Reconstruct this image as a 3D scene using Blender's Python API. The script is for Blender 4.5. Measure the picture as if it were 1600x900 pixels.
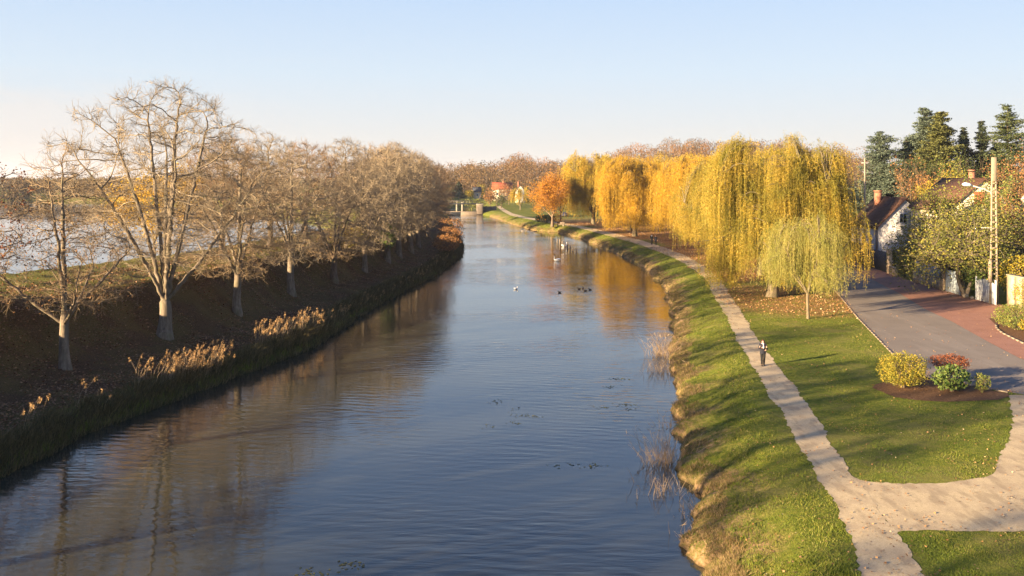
import bpy, math, random
import numpy as np
from mathutils import Vector, Matrix

for _o in list(bpy.data.objects):
    bpy.data.objects.remove(_o)
S = bpy.context.scene
R = math.radians
# ------------------------------------------------------------------ camera, sky, sun, exposure
CAMZ, F, HY = 13.7, 1500.0, 276.0
cam_data = bpy.data.cameras.new("camera")
cam = bpy.data.objects.new("camera", cam_data)
S.collection.objects.link(cam)
cam.location = (0, 0, CAMZ)
cam.rotation_euler = (R(90), 0, 0)
cam_data.sensor_width = 36.0
cam_data.lens = 36.0 * F / 1600.0
cam_data.shift_y = -(450.0 - HY) / 1600.0
cam_data.clip_start = 0.5
cam_data.clip_end = 9000
S.camera = cam

SUN_EL, SUN_AZ = R(12.5), R(237)          # azimuth measured clockwise from +Y; the sun stands behind, to the left
sun_dir = Vector((math.sin(SUN_AZ) * math.cos(SUN_EL), math.cos(SUN_AZ) * math.cos(SUN_EL), math.sin(SUN_EL)))
sd = bpy.data.lights.new("sun", 'SUN')
sd.energy = 5.0
sd.angle = R(0.55)
sd.color = (1.0, 0.74, 0.45)
sun = bpy.data.objects.new("sun", sd)
sun.rotation_euler = (-sun_dir).to_track_quat('-Z', 'Y').to_euler()
sun.location = (-80, -60, 60)
S.collection.objects.link(sun)

W = bpy.data.worlds.new("World")
S.world = W
W.use_nodes = True
wn = W.node_tree
wn.nodes.clear()
def wnode(t, **k):
    n = wn.nodes.new(t)
    for a, b in k.items():
        setattr(n, a, b)
    return n
def wmath(op, a, b=None, c=None):
    n = wnode('ShaderNodeMath', operation=op)
    for i, v in enumerate((a, b, c)):
        if v is None: continue
        if isinstance(v, (int, float)): n.inputs[i].default_value = v
        else: wn.links.new(v, n.inputs[i])
    return n.outputs[0]
def wrange(v, a, b, c=0.0, d=1.0):
    n = wnode('ShaderNodeMapRange', interpolation_type='SMOOTHSTEP')
    wn.links.new(v, n.inputs['Value'])
    for k, q in zip(('From Min', 'From Max', 'To Min', 'To Max'), (a, b, c, d)):
        n.inputs[k].default_value = q
    return n.outputs['Result']
sky = wnode('ShaderNodeTexSky', sky_type='NISHITA')
sky.sun_disc = False
sky.sun_elevation = SUN_EL
sky.sun_rotation = SUN_AZ
sky.altitude = 0
sky.air_density = 1.0
sky.dust_density = 0.3
sky.ozone_density = 2.5
tc = wnode('ShaderNodeTexCoord')
sx = wnode('ShaderNodeSeparateXYZ')
wn.links.new(tc.outputs['Generated'], sx.inputs[0])
az = wmath('ARCTAN2', sx.outputs[0], sx.outputs[1])
el = wmath('ARCSINE', sx.outputs[2])
# soft warm cloud bank low in the sky: stretched noise in (azimuth, elevation)
cv = wnode('ShaderNodeCombineXYZ')
wn.links.new(wmath('MULTIPLY', az, 5.0), cv.inputs[0])
wn.links.new(wmath('MULTIPLY', el, 26.0), cv.inputs[1])
nz = wnode('ShaderNodeTexNoise')
nz.inputs['Scale'].default_value = 1.3
nz.inputs['Detail'].default_value = 7
nz.inputs['Roughness'].default_value = 0.55
nz.inputs['Distortion'].default_value = 0.4
wn.links.new(cv.outputs[0], nz.inputs['Vector'])
edge = wmath('ADD', el, wmath('MULTIPLY', wmath('SUBTRACT', nz.outputs['Fac'], 0.5), 0.10))
bank = wrange(edge, 0.062, 0.092, 1.0, 0.0)
leftness = wrange(az, -0.50, -0.16, 1.0, 0.0)
cl1 = wmath('MULTIPLY', wmath('MULTIPLY', bank, leftness), 0.5)
# thin streaks above
cv2 = wnode('ShaderNodeCombineXYZ')
wn.links.new(wmath('ADD', wmath('MULTIPLY', az, 4.0), wmath('MULTIPLY', el, 10.0)), cv2.inputs[0])
wn.links.new(wmath('MULTIPLY', el, 60.0), cv2.inputs[1])
nz2 = wnode('ShaderNodeTexNoise')
nz2.inputs['Scale'].default_value = 1.1
nz2.inputs['Detail'].default_value = 5
wn.links.new(cv2.outputs[0], nz2.inputs['Vector'])
cl2 = wmath('MULTIPLY', wmath('MULTIPLY', wrange(nz2.outputs['Fac'], 0.58, 0.8), wrange(el, 0.02, 0.16, 1.0, 0.0)), 0.35)
# pale haze of the air over the horizon, thinning upwards into the clear sky
cl3 = wrange(el, 0.16, 0.62, 0.94, 0.0)
hr_ = wnode('ShaderNodeValToRGB')
wn.links.new(wmath('MULTIPLY', el, 4.0), hr_.inputs[0])
for i_, (p_, c_) in enumerate([(0.0, (3.08, 2.94, 2.78)), (0.12, (3.06, 2.98, 2.86)), (0.42, (2.58, 2.98, 3.32)), (0.74, (2.10, 2.68, 3.42)), (1.0, (1.75, 2.4, 3.5))]):
    e_ = hr_.color_ramp.elements[i_] if i_ < 2 else hr_.color_ramp.elements.new(p_)
    e_.position = p_; e_.color = (c_[0], c_[1], c_[2], 1)
skt = wnode('ShaderNodeMixRGB', blend_type='MULTIPLY')
skt.inputs[0].default_value = 1.0
wn.links.new(sky.outputs[0], skt.inputs[1])
skt.inputs[2].default_value = (0.56, 0.67, 0.95, 1)
clouds = wmath('MINIMUM', wmath('MAXIMUM', cl1, cl2), 1.0)
hz = wnode('ShaderNodeMixRGB')
wn.links.new(cl3, hz.inputs[0])
wn.links.new(skt.outputs[0], hz.inputs[1])
wn.links.new(hr_.outputs[0], hz.inputs[2])
cmix = wnode('ShaderNodeMixRGB')
wn.links.new(clouds, cmix.inputs[0])
wn.links.new(hz.outputs[0], cmix.inputs[1])
cmix.inputs[2].default_value = (3.2, 2.98, 2.82, 1)
bg = wnode('ShaderNodeBackground')
bg.inputs['Strength'].default_value = 0.057
wn.links.new(cmix.outputs[0], bg.inputs[0])
wo = wnode('ShaderNodeOutputWorld')
wn.links.new(bg.outputs[0], wo.inputs[0])

S.view_settings.view_transform = 'Standard'
S.view_settings.look = 'None'
S.view_settings.gamma = 1.0
S.view_settings.use_curve_mapping = False
S.view_settings.exposure = 2.3
S.cycles.max_bounces = 6
S.cycles.diffuse_bounces = 3
S.cycles.glossy_bounces = 3
S.cycles.transmission_bounces = 4
S.cycles.transparent_max_bounces = 6
S.cycles.caustics_reflective = False
S.cycles.caustics_refractive = False

# ------------------------------------------------------------------ helpers
COL = S.collection
def P(px, py, z=1.5):
    """where the line of sight through a photo pixel meets the level z"""
    d = (CAMZ - z) * F / (py - HY)
    return ((px - 800.0) / F * d, d)
def tag(o, label=None, cat=None, group=None, kind=None):
    if label: o['label'] = label
    if cat: o['category'] = cat
    if group: o['group'] = group
    if kind: o['kind'] = kind
    return o
def empty(name, loc, rz=0.0, sc=1.0):
    o = bpy.data.objects.new(name, None)
    o.empty_display_size = 0.5
    COL.objects.link(o)
    o.location = loc
    o.rotation_euler = (0, 0, rz)
    o.scale = (sc, sc, sc) if isinstance(sc, (int, float)) else sc
    return o
def copy_thing(root, loc, rz=0.0, sc=1.0, label=None, group=None):
    r = root.copy()
    COL.objects.link(r)
    r.location = loc
    r.rotation_euler = (0, 0, rz)
    r.scale = (sc, sc, sc) if isinstance(sc, (int, float)) else sc
    if label: r['label'] = label
    if group: r['group'] = group
    for ch in list(root.children):
        c = ch.copy(); COL.objects.link(c); c.parent = r
        for g in list(ch.children):
            d = g.copy(); COL.objects.link(d); d.parent = c
    return r

class MB:
    """collects vertices and faces, then links them as one mesh object"""
    def __init__(self):
        self.v = []; self.q = []; self.t = []; self.n = 0; self.a = []
    def add(self, verts, quads=None, tris=None, attr=None):
        verts = np.asarray(verts, dtype=np.float64).reshape(-1, 3)
        if quads is not None and len(quads): self.q.append(np.asarray(quads, dtype=np.int64).reshape(-1, 4) + self.n)
        if tris is not None and len(tris): self.t.append(np.asarray(tris, dtype=np.int64).reshape(-1, 3) + self.n)
        self.v.append(verts); self.n += len(verts)
        if attr is not None: self.a.append(np.broadcast_to(np.asarray(attr, dtype=np.float64), (len(verts),)))
        return self
    def box(self, c, s, rz=0.0, taper=1.0):
        x, y, z = s[0] / 2, s[1] / 2, s[2] / 2
        k = taper
        p = np.array([(-x, -y, -z), (x, -y, -z), (x, y, -z), (-x, y, -z), (-x * k, -y * k, z), (x * k, -y * k, z), (x * k, y * k, z), (-x * k, y * k, z)])
        ca, sa = math.cos(rz), math.sin(rz)
        q = p.copy(); q[:, 0] = p[:, 0] * ca - p[:, 1] * sa; q[:, 1] = p[:, 0] * sa + p[:, 1] * ca
        return self.add(q + np.array(c), [(0, 3, 2, 1), (4, 5, 6, 7), (0, 1, 5, 4), (1, 2, 6, 5), (2, 3, 7, 6), (3, 0, 4, 7)])
    def tube(self, pts, rad, sides=8, cap=True):
        self.tubes(np.asarray(pts, dtype=float)[None], np.asarray(rad, dtype=float)[None] if np.ndim(rad) else np.full((1, len(pts)), float(rad)), sides)
        if cap:
            m = len(pts); b = self.n - m * sides
            for k, rev in ((0, True), (m - 1, False)):
                ring = [b + k * sides + i for i in range(sides)]
                c = np.asarray(pts, dtype=float)[k]
                ci = self.n
                self.v.append(c.reshape(1, 3)); self.n += 1
                tr = [(ci, ring[(i + 1) % sides], ring[i]) if rev else (ci, ring[i], ring[(i + 1) % sides]) for i in range(sides)]
                self.t.append(np.array(tr))
        return self
    def tubes(self, pts, rad, sides=3):
        """pts (N,M,3), rad (N,M): N tubes of M rings"""
        N, M = pts.shape[:2]
        if N == 0: return self
        tan = np.empty_like(pts)
        tan[:, 1:-1] = pts[:, 2:] - pts[:, :-2]
        tan[:, 0] = pts[:, 1] - pts[:, 0]
        tan[:, -1] = pts[:, -1] - pts[:, -2]
        tan /= np.linalg.norm(tan, axis=2, keepdims=True) + 1e-9
        mean = tan.mean(axis=1)
        ref = np.where((np.abs(mean[:, 2]) > 0.75)[:, None], np.array([1.0, 0, 0]), np.array([0, 0, 1.0]))[:, None, :]
        u = np.cross(tan, ref); u /= np.linalg.norm(u, axis=2, keepdims=True) + 1e-9
        w = np.cross(tan, u)
        a = np.arange(sides) * 2 * np.pi / sides
        ring = pts[:, :, None, :] + rad[:, :, None, None] * (np.cos(a)[None, None, :, None] * u[:, :, None, :] + np.sin(a)[None, None, :, None] * w[:, :, None, :])
        base = (np.arange(N) * M * sides)[:, None, None] + (np.arange(M - 1) * sides)[None, :, None]
        i = np.arange(sides)[None, None, :]; j = (np.arange(sides) + 1) % sides; j = j[None, None, :]
        q = np.stack([base + i, base + j, base + sides + j, base + sides + i], axis=-1).reshape(-1, 4)
        return self.add(ring.reshape(-1, 3), q)
    def leaves(self, c, rng, size, width=0.45, down=0.0, attr=None, flat=0.0):
        """diamond leaves with random orientation; down > 0 lets them hang, flat > 0 lays them level"""
        n = len(c)
        if n == 0: return self
        u = rng.normal(size=(n, 3))
        u /= np.linalg.norm(u, axis=1, keepdims=True)
        if down: u = u * (1 - down) + np.array([0, 0, -1.0]) * down
        if flat: u[:, 2] *= (1 - flat)
        u /= np.linalg.norm(u, axis=1, keepdims=True) + 1e-9
        w = rng.normal(size=(n, 3))
        if flat: w[:, 2] *= (1 - flat)
        v = w - (w * u).sum(1, keepdims=True) * u
        v /= np.linalg.norm(v, axis=1, keepdims=True) + 1e-9
        L = (np.asarray(size) * rng.uniform(0.7, 1.3, n))[:, None]
        Wd = L * width
        p = np.stack([c - u * L * .5, c + v * Wd * .5 - u * L * 0.05, c + u * L * .5, c - v * Wd * .5 - u * L * 0.05], axis=1)
        at = None if attr is None else np.repeat(attr, 4)
        return self.add(p.reshape(-1, 3), np.arange(n * 4).reshape(n, 4), attr=at)
    def build(self, name, mat=None, parent=None, smooth=False, loc=None):
        me = bpy.data.meshes.new(name)
        V = np.concatenate(self.v) if self.v else np.zeros((0, 3))
        Q = np.concatenate(self.q) if self.q else np.zeros((0, 4), dtype=np.int64)
        T = np.concatenate(self.t) if self.t else np.zeros((0, 3), dtype=np.int64)
        me.vertices.add(len(V)); me.vertices.foreach_set('co', V.astype(np.float32).ravel())
        nl = len(Q) * 4 + len(T) * 3
        me.loops.add(nl); me.loops.foreach_set('vertex_index', np.concatenate([Q.ravel(), T.ravel()]).astype(np.int32))
        npoly = len(Q) + len(T)
        me.polygons.add(npoly)
        st = np.concatenate([np.arange(len(Q)) * 4, len(Q) * 4 + np.arange(len(T)) * 3]).astype(np.int32)
        me.polygons.foreach_set('loop_start', st)
        me.polygons.foreach_set('loop_total', np.concatenate([np.full(len(Q), 4), np.full(len(T), 3)]).astype(np.int32))
        if smooth: me.polygons.foreach_set('use_smooth', np.ones(npoly, dtype=bool))
        me.update(calc_edges=True)
        if self.a:
            at = me.attributes.new('tint', 'FLOAT', 'POINT')
            at.data.foreach_set('value', np.concatenate(self.a).astype(np.float32))
        if mat is not None: me.materials.append(mat)
        o = bpy.data.objects.new(name, me)
        COL.objects.link(o)
        if parent is not None: o.parent = parent
        if loc is not None: o.location = loc
        return o

# ------------------------------------------------------------------ materials
class NT:
    def __init__(self, name):
        self.m = bpy.data.materials.new(name); self.m.use_nodes = True
        self.t = self.m.node_tree; self.b = self.t.nodes['Principled BSDF']; self.out = self.t.nodes['Material Output']
    def n(self, ty, **k):
        x = self.t.nodes.new(ty)
        for a, b in k.items(): setattr(x, a, b)
        return x
    def l(self, a, b): self.t.links.new(a, b)
    def pos(self, obj=False):
        if obj: return self.n('ShaderNodeTexCoord').outputs['Object']
        return self.n('ShaderNodeNewGeometry').outputs['Position']
    def mapping(self, v, sc=(1, 1, 1), rot=(0, 0, 0)):
        m = self.n('ShaderNodeMapping'); self.l(v, m.inputs[0])
        m.inputs['Scale'].default_value = sc; m.inputs['Rotation'].default_value = rot
        return m.outputs[0]
    def noise(self, v, scale, detail=4, rough=0.5, dist=0.0):
        x = self.n('ShaderNodeTexNoise'); self.l(v, x.inputs['Vector'])
        x.inputs['Scale'].default_value = scale; x.inputs['Detail'].default_value = detail
        x.inputs['Roughness'].default_value = rough; x.inputs['Distortion'].default_value = dist
        return x.outputs['Fac']
    def ramp(self, f, stops):
        r = self.n('ShaderNodeValToRGB'); self.l(f, r.inputs[0])
        e = r.color_ramp.elements
        while len(e) < len(stops): e.new(0.5)
        for el_, (p, c) in zip(e, stops):
            el_.position = p; el_.color = (c[0], c[1], c[2], 1)
        return r.outputs[0]
    def mix(self, f, a, b, mode='MIX'):
        x = self.n('ShaderNodeMixRGB', blend_type=mode)
        for s, v in ((0, f), (1, a), (2, b)):
            if isinstance(v, (int, float)): x.inputs[s].default_value = v
            elif isinstance(v, tuple): x.inputs[s].default_value = (v[0], v[1], v[2], 1)
            else: self.l(v, x.inputs[s])
        return x.outputs[0]
    def math(self, op, a, b=None):
        x = self.n('ShaderNodeMath', operation=op)
        for s, v in ((0, a), (1, b)):
            if v is None: continue
            if isinstance(v, (int, float)): x.inputs[s].default_value = v
            else: self.l(v, x.inputs[s])
        return x.outputs[0]
    def rng(self, v, a, b, c=0.0, d=1.0):
        x = self.n('ShaderNodeMapRange', interpolation_type='SMOOTHSTEP'); self.l(v, x.inputs['Value'])
        for k, q in zip(('From Min', 'From Max', 'To Min', 'To Max'), (a, b, c, d)): x.inputs[k].default_value = q
        return x.outputs['Result']
    def attr(self, name):
        return self.n('ShaderNodeAttribute', attribute_name=name).outputs['Fac']
    def island(self):
        return self.n('ShaderNodeNewGeometry').outputs['Random Per Island']
    def bump(self, h, strength=0.5, dist=0.02):
        x = self.n('ShaderNodeBump'); self.l(h, x.inputs['Height'])
        x.inputs['Strength'].default_value = strength; x.inputs['Distance'].default_value = dist
        self.l(x.outputs[0], self.b.inputs['Normal']); return x
    def base(self, c):
        if isinstance(c, tuple): self.b.inputs['Base Color'].default_value = (c[0], c[1], c[2], 1)
        else: self.l(c, self.b.inputs['Base Color'])
    def set(self, rough=0.8, spec=0.3):
        self.b.inputs['Roughness'].default_value = rough
        self.b.inputs['Specular IOR Level'].default_value = spec
        return self

def plain(name, c, rough=0.75, var=0.18, scale=3.0, spec=0.3, bump=0.0, obj=True, metal=0.0):
    k = NT(name)
    f = k.noise(k.pos(obj), scale, 6, 0.6)
    lo = tuple(v * (1 - var) for v in c); hi = tuple(min(1, v * (1 + var)) for v in c)
    k.base(k.ramp(f, [(0.3, lo), (0.7, hi)]))
    if bump: k.bump(f, bump, 0.02)
    k.set(rough, spec); k.b.inputs['Metallic'].default_value = metal
    return k.m
def bark(name, lo, hi, scale=6.0):
    k = NT(name)
    v = k.mapping(k.pos(True), (1, 1, 0.25))
    f = k.noise(v, scale, 8, 0.65, 0.6)
    g = k.noise(k.pos(True), 0.9, 3)
    c = k.ramp(f, [(0.3, lo), (0.68, hi)])
    c = k.mix(k.rng(g, 0.45, 0.7, 0.0, 0.5), c, (0.12, 0.12, 0.06))
    k.base(c); k.bump(f, 0.8, 0.03); k.set(0.9, 0.15)
    return k.m
def leafmat(name, stops, trans=0.35, clump=None, cscale=0.5, tint=False):
    """stops: colours spread over the single leaves; clump: colour a noise blends in through the crown"""
    k = NT(name)
    c = k.ramp(k.attr('tint') if tint else k.island(), stops)
    if tint:
        c = k.mix(0.35, c, k.ramp(k.island(), [(0, (0.10, 0.06, 0.025)), (1, (0.34, 0.20, 0.08))]))
    if clump is not None:
        f = k.noise(k.pos(True), cscale, 3)
        c = k.mix(k.rng(f, 0.42, 0.64, 0.0, 0.75), c, clump)
    k.base(c); k.set(0.6, 0.25)
    tr = k.n('ShaderNodeBsdfTranslucent'); k.l(c, tr.inputs[0])
    mx = k.n('ShaderNodeMixShader'); mx.inputs[0].default_value = trans
    k.l(k.b.outputs[0], mx.inputs[1]); k.l(tr.outputs[0], mx.inputs[2]); k.l(mx.outputs[0], k.out.inputs[0])
    return k.m

M = {}
M['bark_pale'] = bark('pale bark', (0.085, 0.068, 0.05), (0.26, 0.21, 0.155))
M['bark_dark'] = bark('dark bark', (0.07, 0.05, 0.035), (0.22, 0.16, 0.11))
M['bark_willow'] = bark('willow bark', (0.075, 0.060, 0.038), (0.225, 0.180, 0.112))
M['twig'] = plain('brown twigs', (0.226, 0.165, 0.098), 0.9, 0.25, 0.8)
M['twig_grey'] = plain('grey twigs', (0.250, 0.201, 0.134), 0.9, 0.25, 0.8)
M['twig_rust'] = plain('rusty twigs', (0.25, 0.165, 0.095), 0.9, 0.25, 0.8)
M['willow_gold'] = leafmat('golden willow leaves', [(0, (0.17, 0.175, 0.022)), (0.3, (0.34, 0.26, 0.032)), (0.75, (0.47, 0.32, 0.042)), (1, (0.52, 0.38, 0.09))], 0.35, (0.19, 0.18, 0.026), 0.35)
M['willow_amber'] = leafmat('amber willow leaves', [(0, (0.422, 0.272, 0.020)), (0.5, (0.558, 0.326, 0.027)), (1, (0.571, 0.367, 0.054))], 0.35, (0.381, 0.258, 0.034), 0.4)
M['willow_olive'] = leafmat('olive willow leaves', [(0, (0.326, 0.257, 0.034)), (0.5, (0.567, 0.395, 0.052)), (1, (0.686, 0.446, 0.060))], 0.35, (0.309, 0.267, 0.043), 0.5)
M['willow_pale'] = leafmat('pale willow leaves', [(0, (0.20, 0.22, 0.04)), (0.5, (0.36, 0.32, 0.07)), (1, (0.48, 0.40, 0.14))], 0.35, (0.26, 0.27, 0.06), 0.8)
M['leaf_orange'] = leafmat('orange leaves', [(0, (0.381, 0.163, 0.020)), (0.5, (0.530, 0.252, 0.027)), (1, (0.571, 0.313, 0.041))], 0.35, (0.422, 0.190, 0.034), 0.5)
M['leaf_red'] = leafmat('dark red leaves', [(0, (0.10, 0.03, 0.02)), (1, (0.28, 0.10, 0.04))], 0.3)
M['leaf_brown'] = leafmat('withered brown leaves', [(0, (0.16, 0.08, 0.03)), (1, (0.40, 0.20, 0.07))], 0.3)
M['leaf_yellow'] = leafmat('yellow green leaves', [(0, (0.20, 0.19, 0.02)), (0.6, (0.42, 0.31, 0.03)), (1, (0.58, 0.38, 0.03))], 0.35, (0.16, 0.17, 0.03), 0.7)
M['leaf_green'] = leafmat('green leaves', [(0, (0.069, 0.115, 0.023)), (0.6, (0.196, 0.218, 0.046)), (1, (0.368, 0.310, 0.069))], 0.3, (0.115, 0.161, 0.034), 0.7)
M['leaf_street'] = leafmat('yellowing green leaves', [(0, (0.10, 0.13, 0.025)), (0.6, (0.26, 0.25, 0.05)), (1, (0.42, 0.34, 0.07))], 0.35, (0.15, 0.17, 0.035), 0.6)
M['leaf_bush'] = leafmat('yellow bush leaves', [(0, (0.13, 0.14, 0.02)), (0.6, (0.30, 0.26, 0.03)), (1, (0.48, 0.32, 0.035))], 0.3, (0.20, 0.20, 0.03), 2.0)
M['pole_concrete'] = plain('weathered pole concrete', (0.27, 0.22, 0.155), 0.9, 0.2, 5)
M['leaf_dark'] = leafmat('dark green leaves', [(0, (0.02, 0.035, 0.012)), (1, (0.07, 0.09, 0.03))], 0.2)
M['leaf_glossy'] = leafmat('glossy green leaves', [(0, (0.05, 0.10, 0.02)), (0.7, (0.13, 0.19, 0.04)), (1, (0.24, 0.27, 0.07))], 0.2)
M['needle_blue'] = leafmat('blue green needles', [(0, (0.05, 0.075, 0.05)), (1, (0.13, 0.16, 0.11))], 0.15)
M['needle_green'] = leafmat('green needles', [(0, (0.03, 0.05, 0.02)), (1, (0.11, 0.13, 0.05))], 0.15)
M['needle_olive'] = leafmat('olive needles', [(0, (0.05, 0.06, 0.018)), (1, (0.15, 0.155, 0.045))], 0.2)
M['needle_dark'] = leafmat('dark needles', [(0, (0.018, 0.03, 0.016)), (1, (0.055, 0.07, 0.035))], 0.1)
M['forest'] = leafmat('autumn wood foliage', [(0, (0.041, 0.036, 0.017)), (0.3, (0.106, 0.078, 0.033)), (0.55, (0.150, 0.078, 0.031)), (0.8, (0.223, 0.095, 0.028)), (1, (0.279, 0.140, 0.045))], 0.25, None, 0.5, True)
M['render_white'] = plain('white rendered wall', (0.58, 0.57, 0.55), 0.85, 0.06, 1.2)
M['render_cream'] = plain('cream rendered wall', (0.56, 0.49, 0.37), 0.85, 0.08, 1.2)
M['concrete'] = plain('pale concrete', (0.36, 0.31, 0.23), 0.9, 0.15, 5, bump=0.2)
M['wood_red'] = plain('red brown painted wood', (0.30, 0.09, 0.04), 0.6, 0.2, 4)
M['wood_grey'] = plain('weathered wood', (0.20, 0.16, 0.12), 0.9, 0.3, 6)
M['wood_post'] = plain('silvery wood', (0.3, 0.26, 0.2), 0.9, 0.3, 6)
M['paint_blue'] = plain('pale blue painted wood', (0.50, 0.60, 0.66), 0.6, 0.08, 4)
M['paint_white'] = plain('white painted wood', (0.62, 0.66, 0.68), 0.6, 0.05, 4)
M['iron'] = plain('dark painted iron', (0.03, 0.033, 0.038), 0.5, 0.2, 4)
M['dark_glass'] = plain('dark window glass', (0.02, 0.025, 0.03), 0.08, 0.1, 1, 0.5)
M['metal_grey'] = plain('grey galvanised metal', (0.55, 0.53, 0.50), 0.45, 0.1, 5, 0.5)
M['skin'] = plain('skin', (0.55, 0.33, 0.24), 0.55, 0.05, 9)
M['cloth_navy'] = plain('dark navy cloth', (0.016, 0.017, 0.026), 0.9, 0.2, 9)
M['cloth_black'] = plain('black cloth', (0.013, 0.013, 0.014), 0.9, 0.2, 9)
M['cloth_grey'] = plain('grey cloth', (0.10, 0.10, 0.12), 0.9, 0.2, 9)
M['cloth_pale'] = plain('pale lilac cloth', (0.42, 0.40, 0.44), 0.85, 0.1, 9)
M['cloth_white'] = plain('pale cloth', (0.75, 0.73, 0.72), 0.85, 0.04, 9)
M['hair'] = plain('dark auburn hair', (0.05, 0.02, 0.012), 0.6, 0.3, 20)
M['hair_dark'] = plain('dark hair', (0.015, 0.012, 0.01), 0.6, 0.3, 20)
M['leather'] = plain('dark leather', (0.02, 0.014, 0.01), 0.45, 0.2, 9)
M['feather_white'] = plain('white feathers', (0.82, 0.81, 0.78), 0.8, 0.04, 8)
M['feather_brown'] = plain('brown feathers', (0.07, 0.055, 0.04), 0.8, 0.3, 12)
M['bill'] = plain('orange bill', (0.6, 0.22, 0.03), 0.5, 0.1, 9)
M['mallard'] = plain('dark green feathers', (0.01, 0.05, 0.03), 0.4, 0.2, 9)
M['straw'] = leafmat('straw stalks', [(0, (0.26, 0.17, 0.09)), (1, (0.55, 0.42, 0.27))], 0.2)
M['plume'] = leafmat('reed plumes', [(0, (0.26, 0.15, 0.06)), (1, (0.50, 0.33, 0.15))], 0.3)
M['reed'] = leafmat('reed blades', [(0, (0.050, 0.058, 0.022)), (0.5, (0.108, 0.094, 0.036)), (1, (0.238, 0.173, 0.079))], 0.3)
M['grass'] = leafmat('grass blades', [(0, (0.083, 0.127, 0.013)), (0.6, (0.166, 0.195, 0.022)), (0.9, (0.264, 0.244, 0.049)), (1, (0.371, 0.303, 0.127))], 0.3, (0.107, 0.156, 0.017), 0.25)
M['grass_dry'] = leafmat('dry bank grass', [(0, (0.098, 0.090, 0.022)), (0.5, (0.255, 0.173, 0.075)), (1, (0.390, 0.285, 0.150))], 0.3)
M['litter'] = leafmat('fallen leaves', [(0, (0.12, 0.06, 0.025)), (0.5, (0.30, 0.155, 0.06)), (0.9, (0.42, 0.26, 0.12)), (1, (0.58, 0.46, 0.28))], 0.15)
M['weed'] = leafmat('floating water weed', [(0, (0.05, 0.06, 0.02)), (1, (0.16, 0.15, 0.05))], 0.1)
# ------------------------------------------------------------------ terrain
def pixline(pts, z):
    a = np.array([P(x, y, z) for x, y in pts]); return a[np.argsort(a[:, 1])]
LEp = [(0, 742), (107, 689), (213, 646), (356, 593), (487, 543), (560, 493), (600, 470), (640, 449), (680, 430), (718, 400), (721, 385), (705, 345), (700, 333)]
REp = [(1090, 900), (1078, 760), (1060, 690), (1060, 620), (1048, 560), (1055, 500), (1040, 450), (1010, 420), (960, 395), (905, 372), (868, 363), (835, 361), (800, 351), (775, 342), (752, 335)]
LE = pixline(LEp, 0.0); RE = pixline(REp, 0.0)
LE = np.vstack([[(-27.0, -60)], [(-24.6, 20)], LE, [(-26, 400), (-24, 440), (-20, 470)]])
RE = np.vstack([[(-3.5, -60)], [(4.6, 18)], RE, [(-12, 350), (-10, 400), (-12, 440), (-18, 470)]])
def wig(y, s=1.0):
    return s * (0.17 * np.sin(y * 1.55 + 0.9 * np.sin(y * 0.37)) + 0.14 * np.sin(y * 0.61 + 2.0) + 0.20 * np.sin(y * 0.97 + 1.3 * np.sin(y * 0.23)) + 0.10 * np.sin(y * 3.3 + 1.5 * np.sin(y * .7)) + 0.07 * np.sin(y * 6.1))
def xl_(y): return np.interp(y, LE[:, 1], LE[:, 0]) + 0.5 * wig(y * 0.8 + 3)
def xr_(y): return np.interp(y, RE[:, 1], RE[:, 0]) + wig(y)
CRY = np.array([0, 40, 55, 70, 80, 95, 110, 140, 170, 300, 420])
CRO = np.array([19, 17, 16, 14.5, 12.5, 11.8, 11, 10, 10, 10, 10.0])
RIVY = np.array([-200, 40, 60, 107, 150, 175, 230, 300, 400, 480, 545, 560])
RIVX = np.array([-72, -64, -56, -42.5, -36.5, -34.5, -40, -58, -110, -162, -205, -215.0])
def sm(t):
    t = np.clip(t, 0, 1); return t * t * (3 - 2 * t)
def nz2(x, y, s):
    return (np.sin(x * s * 1.3 + y * s * 0.7 + 1.1) * np.sin(y * s * 1.1 - x * s * 0.5 + 2.3) + 0.5 * np.sin(x * s * 2.9 + 0.3) * np.sin(y * s * 2.5 + 1.7))
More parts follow.
